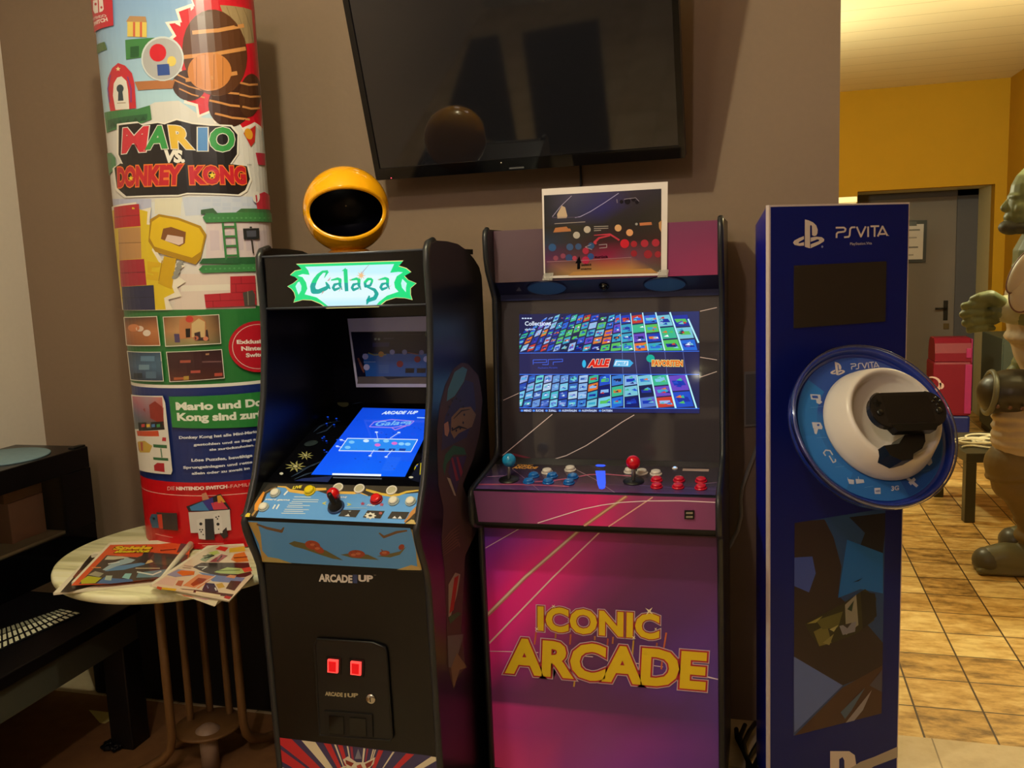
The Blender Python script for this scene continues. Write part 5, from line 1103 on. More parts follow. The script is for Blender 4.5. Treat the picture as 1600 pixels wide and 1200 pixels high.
A.text('Mario und Donkey', K3((494, 194))[0], K3((1100, 152))[0], K3((490, 146))[0], '#e8ece0', bold=.045); A.text('Kong sind zurück', K3((502, 258))[0], K3((1062, 232))[0], K3((498, 210))[0], '#e8ece0', bold=.045)
for s_, p0, p1, h in (('Donkey Kong hat alle Mini-Marios', (512, 368), (978, 330), 17), ('gestohlen und es liegt an', (597, 410), (975, 375), 15), ('sie zurückzuholen.', (690, 440), (950, 412), 15), ('Löse Puzzles, bewältige', (585, 505), (940, 476), 18), ('Sprungeinlagen und rette', (537, 548), (940, 515), 16), ('allein oder zu zweit im', (587, 584), (925, 552), 16)):
    A.text(s_, K3(p0)[0], K3(p1)[0], K3((p0[0] - 1, p0[1] - h))[0], '#dce0e8', bold=.04)
A.text('DIE', K3((445, 678))[0], K3((488, 676))[0], K3((445, 656))[0], '#e8b8b4'); A.text('NINTENDO SWITCH', K3((496, 677))[0], K3((795, 666))[0], K3((495, 655))[0], '#f0dcd4', bold=.06); A.text('-FAMILIE', K3((798, 665))[0], K3((945, 650))[0], K3((797, 645))[0], '#e8b8b4')
# consoles in the red field
A.px(K3((380, 810), (500, 815), (508, 920), (395, 910)), '#3c3434'); A.px(K3((340, 850), (352, 822), (388, 822), (400, 905), (355, 905)), '#3c5c78'); A.lay(); A.px(K3((385, 825), (412, 822), (420, 910), (396, 908)), '#c8402c'); A.ell(*K3((365, 850))[0], 2, 2, '#20242c')
A.px(K3((568, 810), (808, 792), (818, 918), (582, 935)), '#d0ccc8'); A.px(K3((555, 775), (755, 698), (820, 800), (805, 795), (570, 805)), '#24242c'); A.lay(); A.px(K3((575, 778), (650, 745), (690, 800), (585, 800)), '#3c78b0'); A.px(K3((645, 748), (710, 720), (720, 795), (690, 798)), '#3c3488'); A.px(K3((700, 755), (760, 740), (800, 790), (715, 795)), '#c83c50'); A.px(K3((735, 712), (755, 706), (785, 750), (740, 755)), '#d89838'); A.px(K3((645, 700), (670, 690), (690, 730), (650, 740)), '#c08468')
A.px(K3((615, 855), (645, 845), (665, 850), (668, 975), (630, 970)), '#d8d4d0'); A.px(K3((664, 850), (715, 848), (722, 975), (668, 976)), '#2c2c30'); A.px(K3((712, 825), (745, 812), (765, 850), (768, 935), (722, 942)), '#d8d4d0'); A.px(K3((750, 940), (790, 900), (800, 955), (775, 970)), '#2c2426'); A.lay()
for x, y, r in ((641, 880, 2.4), (741, 882, 2.4), (730, 840, 1.2), (745, 835, 1.2), (738, 850, 1.2), (636, 915, 1.2), (650, 915, 1.2), (643, 928, 1.2), (655, 945, 1), (745, 912, 1)): A.ell(*K3((x, y))[0], r, r, '#1c1c20')
A.stroke(K3((375, 940), (478, 962)), .9, '#e09890'); A.stroke(K3((625, 998), (775, 998)), 1, '#e09890'); A.stroke(K3((650, 1012), (730, 1012)), .8, '#e09890')
A.build('printed_wrap', print_mat('satin_printed_ink', 0.3), t)

# ------------------------------------------------------------------ magazines on the table
def magazine(label, quad, z, th, name='magazine', spine=None):
    S = Plane((TX, TY, z), (1, 0, 0), (0, 1, 0)); q = [S.px(*p) for p in quad]
    m = thing(name, (S.p(*q[0]).x, S.p(*q[0]).y, z), label, 'magazine', None)
    MB().plate(S, q, 0, th).build('pages', mat('magazine_paper', '#dcd4bc', 0.5, var=0.08, scale=200), m)
    ST = Plane((TX, TY, z + th), (1, 0, 0), (0, 1, 0))
    return m, ST
zt_ = TZ + .0006
L1 = C(70, 830, 8.8889); R1 = C(220, 830, 8.8889)
m, S = magazine('white edged magazine lying under the orange and blue comic style magazine', [(83.5, 930), (239, 913.5), (298, 852), (146.5, 866)], zt_, .006)
A = Art(S, h0=.0003); A.px(L1((215, 850), (400, 640), (560, 420), (640, 330), (900, 340), (900, 700), (330, 850)), '#2a241e'); A.lay(); A.px(L1((560, 430), (610, 380), (700, 370), (660, 430)), '#16140f'); A.px(L1((640, 335), (700, 318), (790, 318), (750, 360), (650, 372)), '#cfc8b4'); A.px(L1((390, 640), (470, 540), (560, 540), (440, 660)), '#7a4030'); A.build('cover', PRG, m)
m, S = magazine('magazine with orange top band and blue figures on the round table', [(112, 914.5), (250, 904), (300, 845.5), (171.5, 852)], zt_ + .0066, .008)
A = Art(S, h0=.0003)
A.px(L1((365, 755), (910, 190), (1600, 180), (2050, 130), (1980, 420), (1600, 660), (900, 735)), '#d8582c'); A.lay()
A.px(L1((470, 735), (860, 335), (1280, 365), (1480, 300), (1990, 330), (1970, 440), (1600, 660), (900, 730)), '#4a423c'); A.lay()
for P, c in (([(500, 690), (600, 625), (790, 650), (700, 725), (510, 735)], '#b8b428'), ([(800, 540), (900, 470), (1130, 370), (1260, 400), (1200, 440), (1000, 490), (880, 560)], '#9cb4bc'), ([(830, 560), (1000, 490), (1350, 440), (1430, 420), (1380, 470), (1100, 540)], '#5c88b4'), ([(720, 730), (830, 640), (960, 660), (1210, 670), (1230, 700), (900, 735)], '#4c6c9c'), ([(1070, 650), (1120, 590), (1210, 590), (1170, 670)], '#8cc0c0'), ([(830, 680), (850, 620), (940, 620), (920, 690)], '#a8b8a8'), ([(1380, 420), (1480, 400), (1510, 430), (1400, 460)], '#d8b880'), ([(1270, 650), (1300, 580), (1700, 530), (1640, 640)], '#6c8c98'), ([(870, 350), (1080, 355), (1180, 370), (960, 400), (830, 400)], '#c8c0a4'), ([(600, 610), (700, 560), (820, 590), (760, 640)], '#a09c84'), ([(1300, 440), (1380, 290), (1520, 300), (1400, 450)], '#3a3030'), ([(1500, 460), (1700, 400), (1900, 400), (1700, 480)], '#5c5040')): A.px(L1(*P), c)
for P, w, c in (([(1280, 570), (1500, 610), (1620, 560)], 2, '#d8dcd4'), ([(1260, 520), (1600, 520)], 1.2, '#c8b490'), ([(650, 510), (780, 510)], 1.6, '#d89058'), ([(880, 460), (1040, 430)], 1.4, '#e0e4e0'), ([(960, 410), (1100, 390)], 1, '#504030')): A.stroke(L1(*P), w, c)
A.lay(); A.text('Spiele', L1((940, 265))[0], L1((1480, 258))[0], L1((970, 215))[0], '#e8c020', bold=.06, shear=.15, out=[(.05, '#8a2c10')]); A.text('markt', L1((960, 310))[0], L1((1450, 300))[0], L1((990, 272))[0], '#e8d020', bold=.07, shear=.15, out=[(.05, '#8a2c10')])
A.stroke(R1((270, 275), (490, 255)), 1, '#5c2010'); A.px(R1((560, 170), (620, 140), (680, 140), (560, 290), (500, 300)), '#4c4448'); A.build('cover', PRG, m)
# rolled spine of the thick magazine
Zs = zt_ + .0146
pa, pb = onZ(251, 905, Zs), onZ(301, 848, Zs)
b = MB(); b.tube([pa, pa.lerp(pb, .5), pb], [.004, .008, .0105], 14); b.build('rolled_pages', MATS['magazine_paper'], m)
m, S = magazine('lowest magazine poking out under the magazine with many photos', [(334.5, 948), (366, 925), (300, 912), (262, 920)], zt_, .0145)
A = Art(S, h0=.0003); A.px(R1((480, 868), (700, 895), (1080, 960), (1030, 1045), (750, 950)), '#d8ccb0'); A.lay(); A.px(R1((560, 880), (690, 900), (760, 930), (600, 905)), '#c87858'); A.px(R1((720, 920), (980, 945), (900, 960)), '#c898a0'); A.build('cover', PRG, m)
m, S = magazine('magazine covered in many small colour photos at the table edge', [(234, 916.5), (358, 941), (396, 901), (381, 853), (325, 856)], zt_ + .0150, .007)
A = Art(S, h0=.0003)
A.px(R1((130, 765), (900, 250), (1060, 195), (1430, 205), (1555, 620), (1230, 970)), '#dccbb0'); A.lay()
for P, c in (([(1230, 240), (1440, 210), (1455, 280), (1230, 300)], '#dcb838'), ([(940, 300), (1060, 270), (1100, 310), (1000, 340)], '#b8c868'), ([(1035, 250), (1100, 210), (1220, 230), (1170, 285)], '#d02c20'), ([(720, 500), (840, 440), (1500, 440), (1540, 600), (1450, 640), (1150, 650), (870, 570)], '#2c2420'), ([(1250, 400), (1300, 320), (1440, 290), (1500, 420), (1330, 435)], '#d8782c'), ([(820, 400), (930, 320), (1010, 340), (900, 430)], '#8aa080'), ([(950, 430), (1120, 320), (1210, 340), (1080, 435)], '#9c4850'), ([(360, 610), (520, 530), (760, 560), (700, 620), (480, 640)], '#8c94b0'), ([(500, 575), (560, 545), (750, 560), (740, 610), (580, 625)], '#d8702c'), ([(800, 570), (1100, 620), (1450, 650), (1380, 730), (1000, 700)], '#6c84b4'), ([(580, 760), (800, 600), (1040, 630), (800, 800)], '#d88c5c'), ([(690, 740), (800, 650), (920, 665), (860, 720), (730, 770)], '#9c4420'), ([(480, 750), (520, 690), (600, 690), (560, 770)], '#b06848'), ([(850, 820), (900, 720), (1020, 730), (1080, 850), (900, 850)], '#2c2c40'), ([(1040, 740), (1130, 720), (1170, 780), (1080, 800)], '#c8a448'), ([(1180, 800), (1250, 690), (1400, 700), (1300, 830)], '#3c3430'), ([(1020, 570), (1200, 505), (1400, 520), (1540, 500), (1540, 560), (1350, 600), (1100, 590)], '#a8c078'), ([(1180, 640), (1240, 610), (1330, 620), (1300, 660)], '#d89468'), ([(1400, 520), (1520, 500), (1550, 555), (1440, 575)], '#d04838'), ([(200, 730), (350, 640), (500, 660), (450, 770)], '#d8b8a8'), ([(540, 800), (780, 820), (1290, 880), (1260, 920), (700, 850)], '#3c3028')): A.px(R1(*P), c)
A.lay()
for P, c in (([(230, 770), (300, 785), (280, 825), (220, 800)], '#b84c28'), ([(300, 785), (500, 805), (480, 835), (290, 815)], '#d8b028'), ([(530, 810), (740, 830), (720, 860), (510, 835)], '#e0c8a8'), ([(770, 838), (1110, 890), (1090, 925), (760, 868)], '#e4d4b0'), ([(1180, 900), (1260, 915), (1230, 950), (1150, 930)], '#b83028')): A.px(R1(*P), c)
for P, w, c in (([(860, 350), (1000, 330)], 1, '#1c1814'), ([(880, 380), (1020, 340)], 1.6, '#24201c'), ([(1290, 375), (1480, 360)], 1.2, '#5c3014'), ([(750, 800), (1040, 620)], .9, '#e4dcc8'), ([(1130, 340), (1060, 425)], 1.6, '#3c1c20'), ([(950, 425), (1120, 315)], .8, '#e8dcc8'), ([(600, 480), (740, 500)], 1.2, '#a89484'), ([(580, 510), (700, 520)], 1.2, '#a89484'), ([(790, 500), (920, 500), (850, 540)], 1.4, '#c8ccc8'), ([(920, 760), (940, 800)], 1.6, '#8c90a8'), ([(1030, 790), (1050, 830)], 2, '#d8d8d8'), ([(1050, 555), (1380, 545)], 1, '#5c7040')): A.stroke(R1(*P), w, c)
A.build('cover', PRG, m)
# ------------------------------------------------------------------ black bench with a pale slotted grille, display case on it
t = thing('low_bench', (-2.2, 1.7, 0), 'low black bench with pale slotted strip under the black display case', 'bench')
BZ = .455
MB().bx(-2.572, -1.85, 1.10, 2.22, BZ - .035, BZ, .004).build('bench_top', M_BLACK, t)
M_APR = mat('dark_grey_panel', '#3a3c34', 0.5, var=0.1)
MB().bx(-2.55, -1.86, 1.12, 2.20, .335, BZ - .036).build('apron', M_APR, t)
for x in (-2.53, -1.90):
    for y in (1.15, 2.17): MB().bx(x - .04, x + .04, y - .04, y + .04, 0, .334, .004).build('leg', M_SOFTBLK, t)
S = Plane((-2.0, 2.0, BZ), (1, 0, 0), (0, 1, 0))
q = [S.px(*p) for p in ((0, 985), (95, 953), (128, 960), (0, 1018))]
e = [(b_[0] - a_[0], b_[1] - a_[1]) for a_, b_ in ((q[0], q[1]), (q[3], q[2]))]
q[0] = (q[0][0] - e[0][0] * .8, q[0][1] - e[0][1] * .8); q[3] = (q[3][0] - e[1][0] * .8, q[3][1] - e[1][1] * .8)
gr = MB().plate(S, q, 0, .004).build('slotted_strip', M_SOFTBLK, t)
A = Art(S, h0=.0045)
for r, (v0, v1) in enumerate(((.04, .30), (.36, .62), (.72, .95))):
    for i in range(26):
        f0, f1 = i / 26 + .006, (i + .62) / 26 + .006
        P = [(mix(mix(q[0][k], q[1][k], f), mix(q[3][k], q[2][k], f), v)) for f, v in ((f0, v0), (f1, v0), (f1, v1), (f0, v1)) for k in (0, 1)]
        A.uv([(P[0], P[1]), (P[2], P[3]), (P[4], P[5]), (P[6], P[7])], '#c8cab0' if r else '#7c7e6c')
A.build('pale_slots', PRM, gr)

t = thing('display_case', (-2.42, 1.95, BZ), 'black display case with glass side, small boxes inside, at the left wall', 'display case')
CX0, CX1, CY0, CY1, CZ = -2.575, -2.265, 1.40, 2.53, .866
MB().bx(CX0, CX1, CY0, CY1, BZ + .0, .592, .003).build('lower_body', M_GLOSSBLK, t)
b = MB(); b.bx(CX0, CX1, 2.40, CY1, .5921, .79); b.bx(CX0, CX1, CY0, CY0 + .1, .5921, .79); b.bx(CX0, CX0 + .02, CY0 + .1, 2.40, .5921, .79)
b.build('side_walls', M_BLACK, t)
MB().bx(CX0, CX1, CY0, CY1, .7901, CZ, .004).build('top_panel', M_BLACK, t)
MB().bx(CX1 - .03, CX1 - .006, CY1 - .06, CY1 - .004, CZ, CZ + .006, .002).build('corner_cap', M_SOFTBLK, t)
MB().bx(CX1 - .008, CX1 - .004, CY0 + .1, 2.40, .5921, .79).build('glass_pane', pane('clear_glass', '#d8e4dc', .01), t)
MB().bx(CX0 + .021, CX1 - .012, CY0 + .101, 2.399, .5922, .600).build('white_floor', mat('pale_sketch_paper', '#ece8d8', 0.7, var=0.12, scale=40), t)
MB().lathe([(.142, 0), (.142, .004), (.138, .006), (0, .006)], (-2.425, 2.325, CZ + .0004), (0, 0, 1), 56).build('round_mat', mat('blue_grey_felt', '#7c98a4', 0.8, var=0.12, scale=50, bump=0.2), t)
for nm, lab, (x0, x1, y0, y1, z0, z1), cc in (('packing_box', 'pinkish carton standing inside the black display case at its right end', (-2.50, -2.34, 2.24, 2.385, .6005, .735), '#d8b0a4'), ('flat_box', 'flat brown carton lying on top of the pinkish carton in the display case', (-2.51, -2.345, 2.23, 2.39, .7355, .782), '#a88468'), ('purple_box', 'dark purple box beside the pinkish carton in the display case', (-2.545, -2.46, 2.10, 2.225, .6005, .77), '#5a2c40'), ('yellow_card', 'small yellowish card leaning at the back of the display case', (-2.550, -2.540, 1.90, 2.05, .6005, .74), '#a8a060')):
    tag(MB().bx(x0, x1, y0, y1, z0, z1, .002).build(nm, mat(nm + '_board', cc, 0.6, var=0.08), None), lab, 'box' if 'box' in nm else 'card')
ro = MB().tube([(-2.44, 2.02, .638), (-2.40, 2.09, .642), (-2.36, 2.16, .645)], [.030, .032, .034], 20).build('rolled_sheet', mat('brown_roll', '#8a7058', 0.5), None)
tag(ro, 'short brown paper roll lying in the front of the display case', 'paper roll')

tag(MB().bx(-2.255, -1.20, 2.425, 2.66, .0007, .49, .01).build('storage_chest', mat('black_chest_board', '#08080a', 0.6, var=0.2), None), 'long black chest standing on the floor behind the round bistro table', 'chest')

tag(MB().plate(Plane((-1.9, 1.8, 0), (1, 0, 0), (0, 1, 0)), [(-.66, -1.2), (.60, -1.2), (.60, .615), (-.66, .615)], .0003, .0006).build('floor_overlay', mat('brown_overlay', '#8a6238', 0.85, var=0.25, scale=24), None), 'thin brown rug on the floor under the round table and the bench', 'covering')  # thin layer added to turn this stretch of floor brown

# things on the floor under the table
S = Plane((-2.1, 2.3, 0), (1, 0, 0), (0, 1, 0))
tag(MB().plate(S, [S.px(*p) for p in ((139, 1110), (190, 1116), (164, 1131), (156, 1130))], .0009, .0018).build('paper_sheet', mat('yellow_paper', '#e8dc88', 0.7), None), 'pale yellow folded paper scrap on the floor under the bench', 'paper')
p = onZ(176, 1171, 0); b = MB()
for k in range(9): b.tube([p + Vector((.03 * math.cos(k * 2.3 + j), .022 * math.sin(k * 1.7 + j * 1.3), .008 + .009 * abs(math.sin(k + j)))) for j in range(4)], .0045, 7)
tag(b.build('cable_scrap', M_SOFTBLK, None), 'small black tangled cable bit on the floor beside the bench leg', 'cable')

# ------------------------------------------------------------------ wall television, tilted down
TVc = Vector((-.659, 2.55, 1.710)); tu = Vector((1, -.004, .004)).normalized(); tv_ = Vector((.012, -.168, .53)).normalized()
TP = Plane(TVc, tu, tv_); hw, th = .462, .560
t = thing('television', (-.65, 2.55, 1.71), 'large black wall television tilted down above the arcade cabinets, switched off', 'television')
R_ = lambda x0, x1, y0, y1: [(x0, y0), (x1, y0), (x1, y1), (x0, y1)]
MB().plate(TP, R_(-hw, hw, 0, th), -.045, -.004).build('rear_housing', M_SOFTBLK, t)
b = MB(); b.plate(TP, R_(-hw, hw, 0, .034), -.004, .006); b.plate(TP, R_(-hw, hw, th - .018, th), -.004, .006); b.plate(TP, R_(-hw, -hw + .017, .034, th - .018), -.004, .006); b.plate(TP, R_(hw - .017, hw, .034, th - .018), -.004, .006)
b.build('frame', M_GLOSSBLK, t)
MB().plate(TP, R_(-hw + .017, hw - .017, .034, th - .018), -.004, .001).build('screen', mat('dark_tv_glass', '#15151a', 0.045, var=0.02, spec=0.9), t)
u, v = TP.px(612.5, 277.5)
MB().plate(TP, [(u + .0016 * math.cos(k * .785), v + .0016 * math.sin(k * .785)) for k in range(8)], .006, .0068).build('standby_light', mat('red_standby_light', '#ff4060', 0.3, emit='#ff5068', estr=2.0), t)
u, v = TP.px(808, 261.5); MB().plate(TP, R_(u - .022, u + .022, v - .0022, v + .0022), .006, .0065).build('logo_plate', mat('silver_logo', '#8c9096', 0.3, 0.8), t)
u, v = TP.px(784, 254); MB().ball(TP.p(u, v, .0055), .003, n=10).build('sensor_lens', M_CHROME, t)
b = MB(); c_ = TP.p(0, th * .5, -.045)
b.bx(c_.x - .20, c_.x + .20, 2.665, 2.679, c_.z - .11, c_.z + .11); b.tube([c_, (c_.x, 2.668, c_.z - .02)], .028, 12); b.build('wall_bracket', M_SOFTBLK, t)
p0, p1 = onY(907, 258, 2.672), onY(909, 330, 2.672)
b = MB(); b.tube([c_ + Vector((.06, .02, -.1)), p0 + Vector((0, 0, .12)), p0, p1, p1 + Vector((.004, 0, -.8))], .004, 8); b.build('power_cord', M_SOFTBLK, t)

# ------------------------------------------------------------------ blue demo kiosk, turned to the right
KA = rad(35); wd = Vector((math.cos(KA), math.sin(KA), 0)); nk = Vector((math.sin(KA), -math.cos(KA), 0))
KL = Vector((.0217, 2.2, 0)); KW, KH = .415, 1.554
KP = Plane(KL, wd, (0, 0, 1))
t = thing('demo_kiosk', tuple(KL + wd * .2 - nk * .08), 'tall blue demo kiosk with white lettering and a round dish on its front', 'kiosk')
M_KB = mat('deep_blue_side', '#0c1ca8', 0.25, var=0.05); M_KF = mat('dark_blue_front', '#0e1866', 0.3, var=0.04, spec=0.25); M_KE = mat('pale_board_edge', '#c8b8b4', 0.5)
fp = MB().plate(KP, R_(0, KW, .012, KH), -.012, 0).build('front_board', M_KE, t)
MB().plate(KP, R_(.0045, KW - .0035, .012, KH - .0045), 0, .0006).build('front_print', M_KF, fp)
zb = 1.50
dep = .20; best = min((abs((lambda P_: 800 + FOC * P_.dot(RT) / P_.dot(FW))(KL + wd * e_ - nk * dep + Vector((0, 0, .8)) - CAM) - 1181.5), e_) for e_ in [i * .002 for i in range(120)])
eL = best[1]
P = [KP.p(.003, 0, -.0125), KP.p(KW - .003, 0, -.0125), KP.p(KW - eL, 0, -dep), KP.p(eL, 0, -dep)]
bz = onY(1180.5, 352, P[3].y).z
ts = [KH - .002, KH - .002, bz, bz]
vs = [p + Vector((0, 0, .012)) for p in P] + [Vector((p.x, p.y, z)) for p, z in zip(P, ts)]
MB().add(vs, [[0, 1, 2, 3], [7, 6, 5, 4], [0, 1, 5, 4], [1, 2, 6, 5], [2, 3, 7, 6], [3, 0, 4, 7]]).build('body', M_KB, t)
MB().plate(Plane(KL, wd, nk * -1), [(-.004, -.004), (KW + .004, -.004), (KW - eL, dep), (eL, dep)], 0.0, .0119).build('base_plate', M_SOFTBLK, t)
# recessed screen
q = [KP.px(*p) for p in ((1240, 414.8), (1384, 408.3), (1382.5, 502.6), (1241, 512.3))]
us_, vs_ = sorted(x for x, _ in q), sorted(y for _, y in q); q = R_(us_[0], us_[3], (vs_[0] + vs_[1]) / 2, (vs_[2] + vs_[3]) / 2)
MB().plate(KP, q, .0007, .0022).build('screen', mat('dark_brown_screen', '#2a241e', 0.16, var=0.05), t)
KPR = print_mat('kiosk_print', 0.3, spec=0.25)
A = Art(KP, h0=.0009)
Lg = C(1220, 330, 8)
W_ = '#d4c4bc'
def ps_logo(A, K, col):
    A.px(K((298, 103), (345, 115), (400, 140), (440, 178), (458, 228), (455, 275), (440, 303), (414, 312), (388, 300), (386, 190), (378, 174), (368, 174), (363, 188), (362, 464), (298, 446)), col)
    A.px(K((285, 312), (287, 350), (225, 384), (215, 397), (232, 401), (287, 386), (287, 430), (228, 433), (170, 422), (150, 394), (165, 368), (225, 335)), col)
    A.px(K((370, 330), (440, 318), (508, 325), (540, 350), (535, 378), (480, 412), (370, 462), (370, 414), (474, 374), (478, 358), (452, 352), (370, 384)), col)
def vita(A, K, col, w):
    for P in ([(683, 207), (785, 205), (806, 222), (800, 248), (785, 256), (712, 265), (695, 283), (693, 335)], [(928, 200), (882, 203), (864, 222), (858, 300), (845, 320), (788, 326)], [(945, 194), (998, 318), (1058, 190)], [(1088, 192), (1088, 322)], [(1118, 190), (1226, 186)], [(1170, 190), (1168, 320)], [(1208, 316), (1268, 190), (1328, 306)], [(1232, 287), (1302, 283)]): A.stroke(K(*P), w, col)
ps_logo(A, Lg, W_); A.ell(*Lg((515, 443))[0], 1.6, 1.8, '#9098b8'); A.build('maker_mark', KPR, fp); A = Art(KP, h0=.0009); vita(A, Lg, W_, 2.7)
A.text('PlayStation.Vita', Lg((862, 425))[0], Lg((1135, 415))[0], Lg((862, 392))[0], '#b8b0b4', bold=.01); A.stroke(Lg((1335, 306), (1350, 306)), .8, W_)
A.build('brand_print', KPR, fp)
A = Art(KP, h0=.0009); K = C(1120, 780, 2.8571)
q = [KP.px(*p) for p in ((1241, 817), (1377, 808), (1377, 1114), (1241, 1149))]
us_ = sorted(x for x, _ in q); vz = sorted(y for _, y in q); X0, X1, Z0, Z1 = us_[0], us_[3], vz[0], vz[3]
A.box = [(-1, 0, -X0), (1, 0, X1), (0, -1, -Z0), (0, 1, Z1)]
A.uv([(X0, Z0), (X1, Z0), (X1, Z1), (X0, Z1)], ['#3c4c78', '#2c3c68', '#24487c', '#24406c']); A.lay()
A.px(K((340, 100), (480, 90), (520, 170), (555, 300), (540, 430), (620, 500), (740, 640), (740, 760), (560, 830), (340, 700)), (.19, .145, .15))
A.px(K((590, 80), (760, 60), (740, 240), (640, 330), (600, 310), (660, 150)), '#1e1c26'); A.px(K((340, 1060), (560, 840), (740, 740), (740, 960), (500, 1020)), '#4a3228'); A.lay()
A.px(K((340, 260), (425, 255), (440, 330), (410, 415), (340, 385)), (.24, .31, .62)); A.px(K((340, 700), (560, 830), (345, 1040)), (.35, .42, .66)); A.px(K((540, 440), (580, 180), (740, 240), (740, 420), (640, 400)), (.12, .38, .68)); A.lay()
A.px(K((390, 555), (560, 465), (660, 400), (710, 440), (700, 540), (620, 600), (460, 660), (420, 610)), '#34301e')
A.px(K((640, 410), (705, 420), (712, 520), (650, 580)), '#221e1e'); A.lay()
for P, c in (([(570, 470), (620, 425), (630, 560), (575, 605)], '#8a8478'), ([(430, 590), (490, 560), (510, 640), (455, 655)], '#6c6434'), ([(440, 540), (560, 500), (540, 570), (470, 580)], '#5c582c'), ([(545, 565), (620, 545), (615, 590), (560, 605)], '#7c7a88'), ([(570, 1000), (690, 850), (650, 940), (600, 1000)], '#8c848c'), ([(550, 950), (660, 840), (600, 940), (570, 980)], '#4c5c74'), ([(680, 830), (735, 760), (735, 860)], '#4c4858'), ([(605, 370), (650, 350), (630, 365)], '#16202c')): A.px(K(*P), c)
A.lay()
for P, c in (([(580, 490), (610, 450), (600, 500)], '#2c3c2c'), ([(400, 555), (470, 520), (440, 550)], '#8c8448'), ([(500, 580), (540, 560), (520, 590)], '#a09868'), ([(470, 640), (520, 600), (500, 650)], '#807848'), ([(560, 560), (600, 550), (580, 575)], '#3c3430')): A.px(K(*P), c)
A.build('poster_window', KPR, fp)
A = Art(KP, h0=.0009)
A.px(K((505, 1124), (590, 1124), (615, 1142), (622, 1190), (660, 1245), (640, 1300), (560, 1300), (505, 1290)), W_); A.px(K((560, 1222), (640, 1172), (700, 1150), (806, 1104), (806, 1152), (700, 1192), (620, 1250)), '#a89c90'); A.lay()
A.px(K((545, 1160), (560, 1150), (568, 1165), (570, 1290), (545, 1300)), '#151c68')
A.box = None; A.build('lower_logo', KPR, fp)

# tilted dish
v_ = ray(1360, 667).normalized(); r2 = (RT - v_ * RT.dot(v_)).normalized(); u2 = r2.cross(v_)
th_ = rad(36.8); nd = (-v_ * math.cos(th_) + (r2 * .803 + u2 * .596).normalized() * math.sin(th_)).normalized()
k_ = ((KL - CAM).dot(nk) + .158) / v_.dot(nk); DC = CAM + v_ * k_
dist = k_
ux_ = (r2 - nd * r2.dot(nd)).normalized(); vx_ = nd.cross(ux_)
DPn = Plane(DC, ux_, vx_)
RD = 133 * dist * v_.dot(FW) / FOC
ds = MB().lathe([(RD * .90, -.020), (RD * .985, -.016), (RD, -.004), (RD, .016), (RD * .985, .021), (RD * .955, .017), (RD * .94, .004), (RD * .93, 0), (0, 0)], DC, nd, 96).build('dish', mat('blue_dish_plastic', '#1c2f86', 0.18, var=0.04, coat=0.5), t)
MB().lathe([(RD * 1.0, .008), (RD * 1.018, .012), (RD * 1.018, .024), (RD * 1.0, .027), (RD * .985, .022)], DC, nd, 96, ring=True).build('clear_rim', pane('clear_acrylic_rim', '#c8d0ec', .18, .06), ds)
mb_ = MB(); foot_ = DC - nk * ((DC - KL).dot(nk) - .001) - Vector((0, 0, .03))
mb_.tube([DC - nd * .018, DC - nd * .06, foot_ + nk * .02, foot_], [.085, .08, .075, .08], 28); mb_.build('mount', mat('dark_blue_mount', '#141c54', 0.3), t)
A = Art(DPn, h0=.0008); Q = C(1210, 520, 4)
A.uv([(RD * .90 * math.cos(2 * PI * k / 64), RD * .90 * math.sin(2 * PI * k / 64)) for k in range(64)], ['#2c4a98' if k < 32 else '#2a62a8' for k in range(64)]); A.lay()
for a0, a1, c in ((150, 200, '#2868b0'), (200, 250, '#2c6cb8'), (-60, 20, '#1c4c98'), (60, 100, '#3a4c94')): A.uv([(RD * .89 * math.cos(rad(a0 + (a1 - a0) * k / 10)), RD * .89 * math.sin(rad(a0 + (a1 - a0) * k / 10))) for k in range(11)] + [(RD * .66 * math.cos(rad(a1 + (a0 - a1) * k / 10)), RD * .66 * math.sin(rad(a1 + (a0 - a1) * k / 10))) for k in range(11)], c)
A.lay()
def aff(src, dst):      # maps the logo crop rectangle (tl, tr, bl) to crop points on the dish
    (sx0, sy0), (sx1, _), (_, sy1) = src; d0, d1, d2 = dst
    def f(*pts):
        out = []
        for x, y in pts:
            a_, b_ = (x - sx0) / (sx1 - sx0), (y - sy0) / (sy1 - sy0)
            out.append((d0[0] + (d1[0] - d0[0]) * a_ + (d2[0] - d0[0]) * b_, d0[1] + (d1[1] - d0[1]) * a_ + (d2[1] - d0[1]) * b_))
        return Q(*out)
    return f
ps_logo(A, aff(((150, 100), (540, 100), (150, 465)), ((340, 182), (432, 182), (350, 268))), '#c0b4b4')
vita(A, aff(((680, 190), (1330, 190), (680, 330)), ((472, 192), (648, 184), (478, 230))), '#c0b8c0', 1.5)
IC = '#b4b4c4'
for P, c in (([(222, 385), (285, 388), (290, 420), (228, 418)], IC), ([(258, 415), (275, 410), (298, 435), (280, 448), (262, 440)], IC), ([(232, 560), (285, 562), (300, 590), (295, 605), (240, 598)], IC), ([(243, 600), (272, 600), (262, 636), (250, 632)], IC), ([(455, 915), (495, 920), (495, 948), (465, 945)], IC), ([(505, 915), (555, 918), (560, 938), (510, 945)], IC), ([(622, 972), (660, 970), (662, 1008), (625, 1008)], IC), ([(812, 905), (830, 900), (898, 955), (885, 968)], IC), ([(835, 935), (870, 905), (882, 920), (850, 955)], IC), ([(900, 800), (935, 795), (940, 820), (920, 838), (902, 825)], IC), ([(945, 790), (980, 788), (985, 815), (965, 832), (948, 818)], IC), ([(962, 650), (985, 640), (985, 700), (965, 705)], IC), ([(830, 325), (850, 322), (850, 345), (835, 345)], IC)): A.px(Q(*P), c)
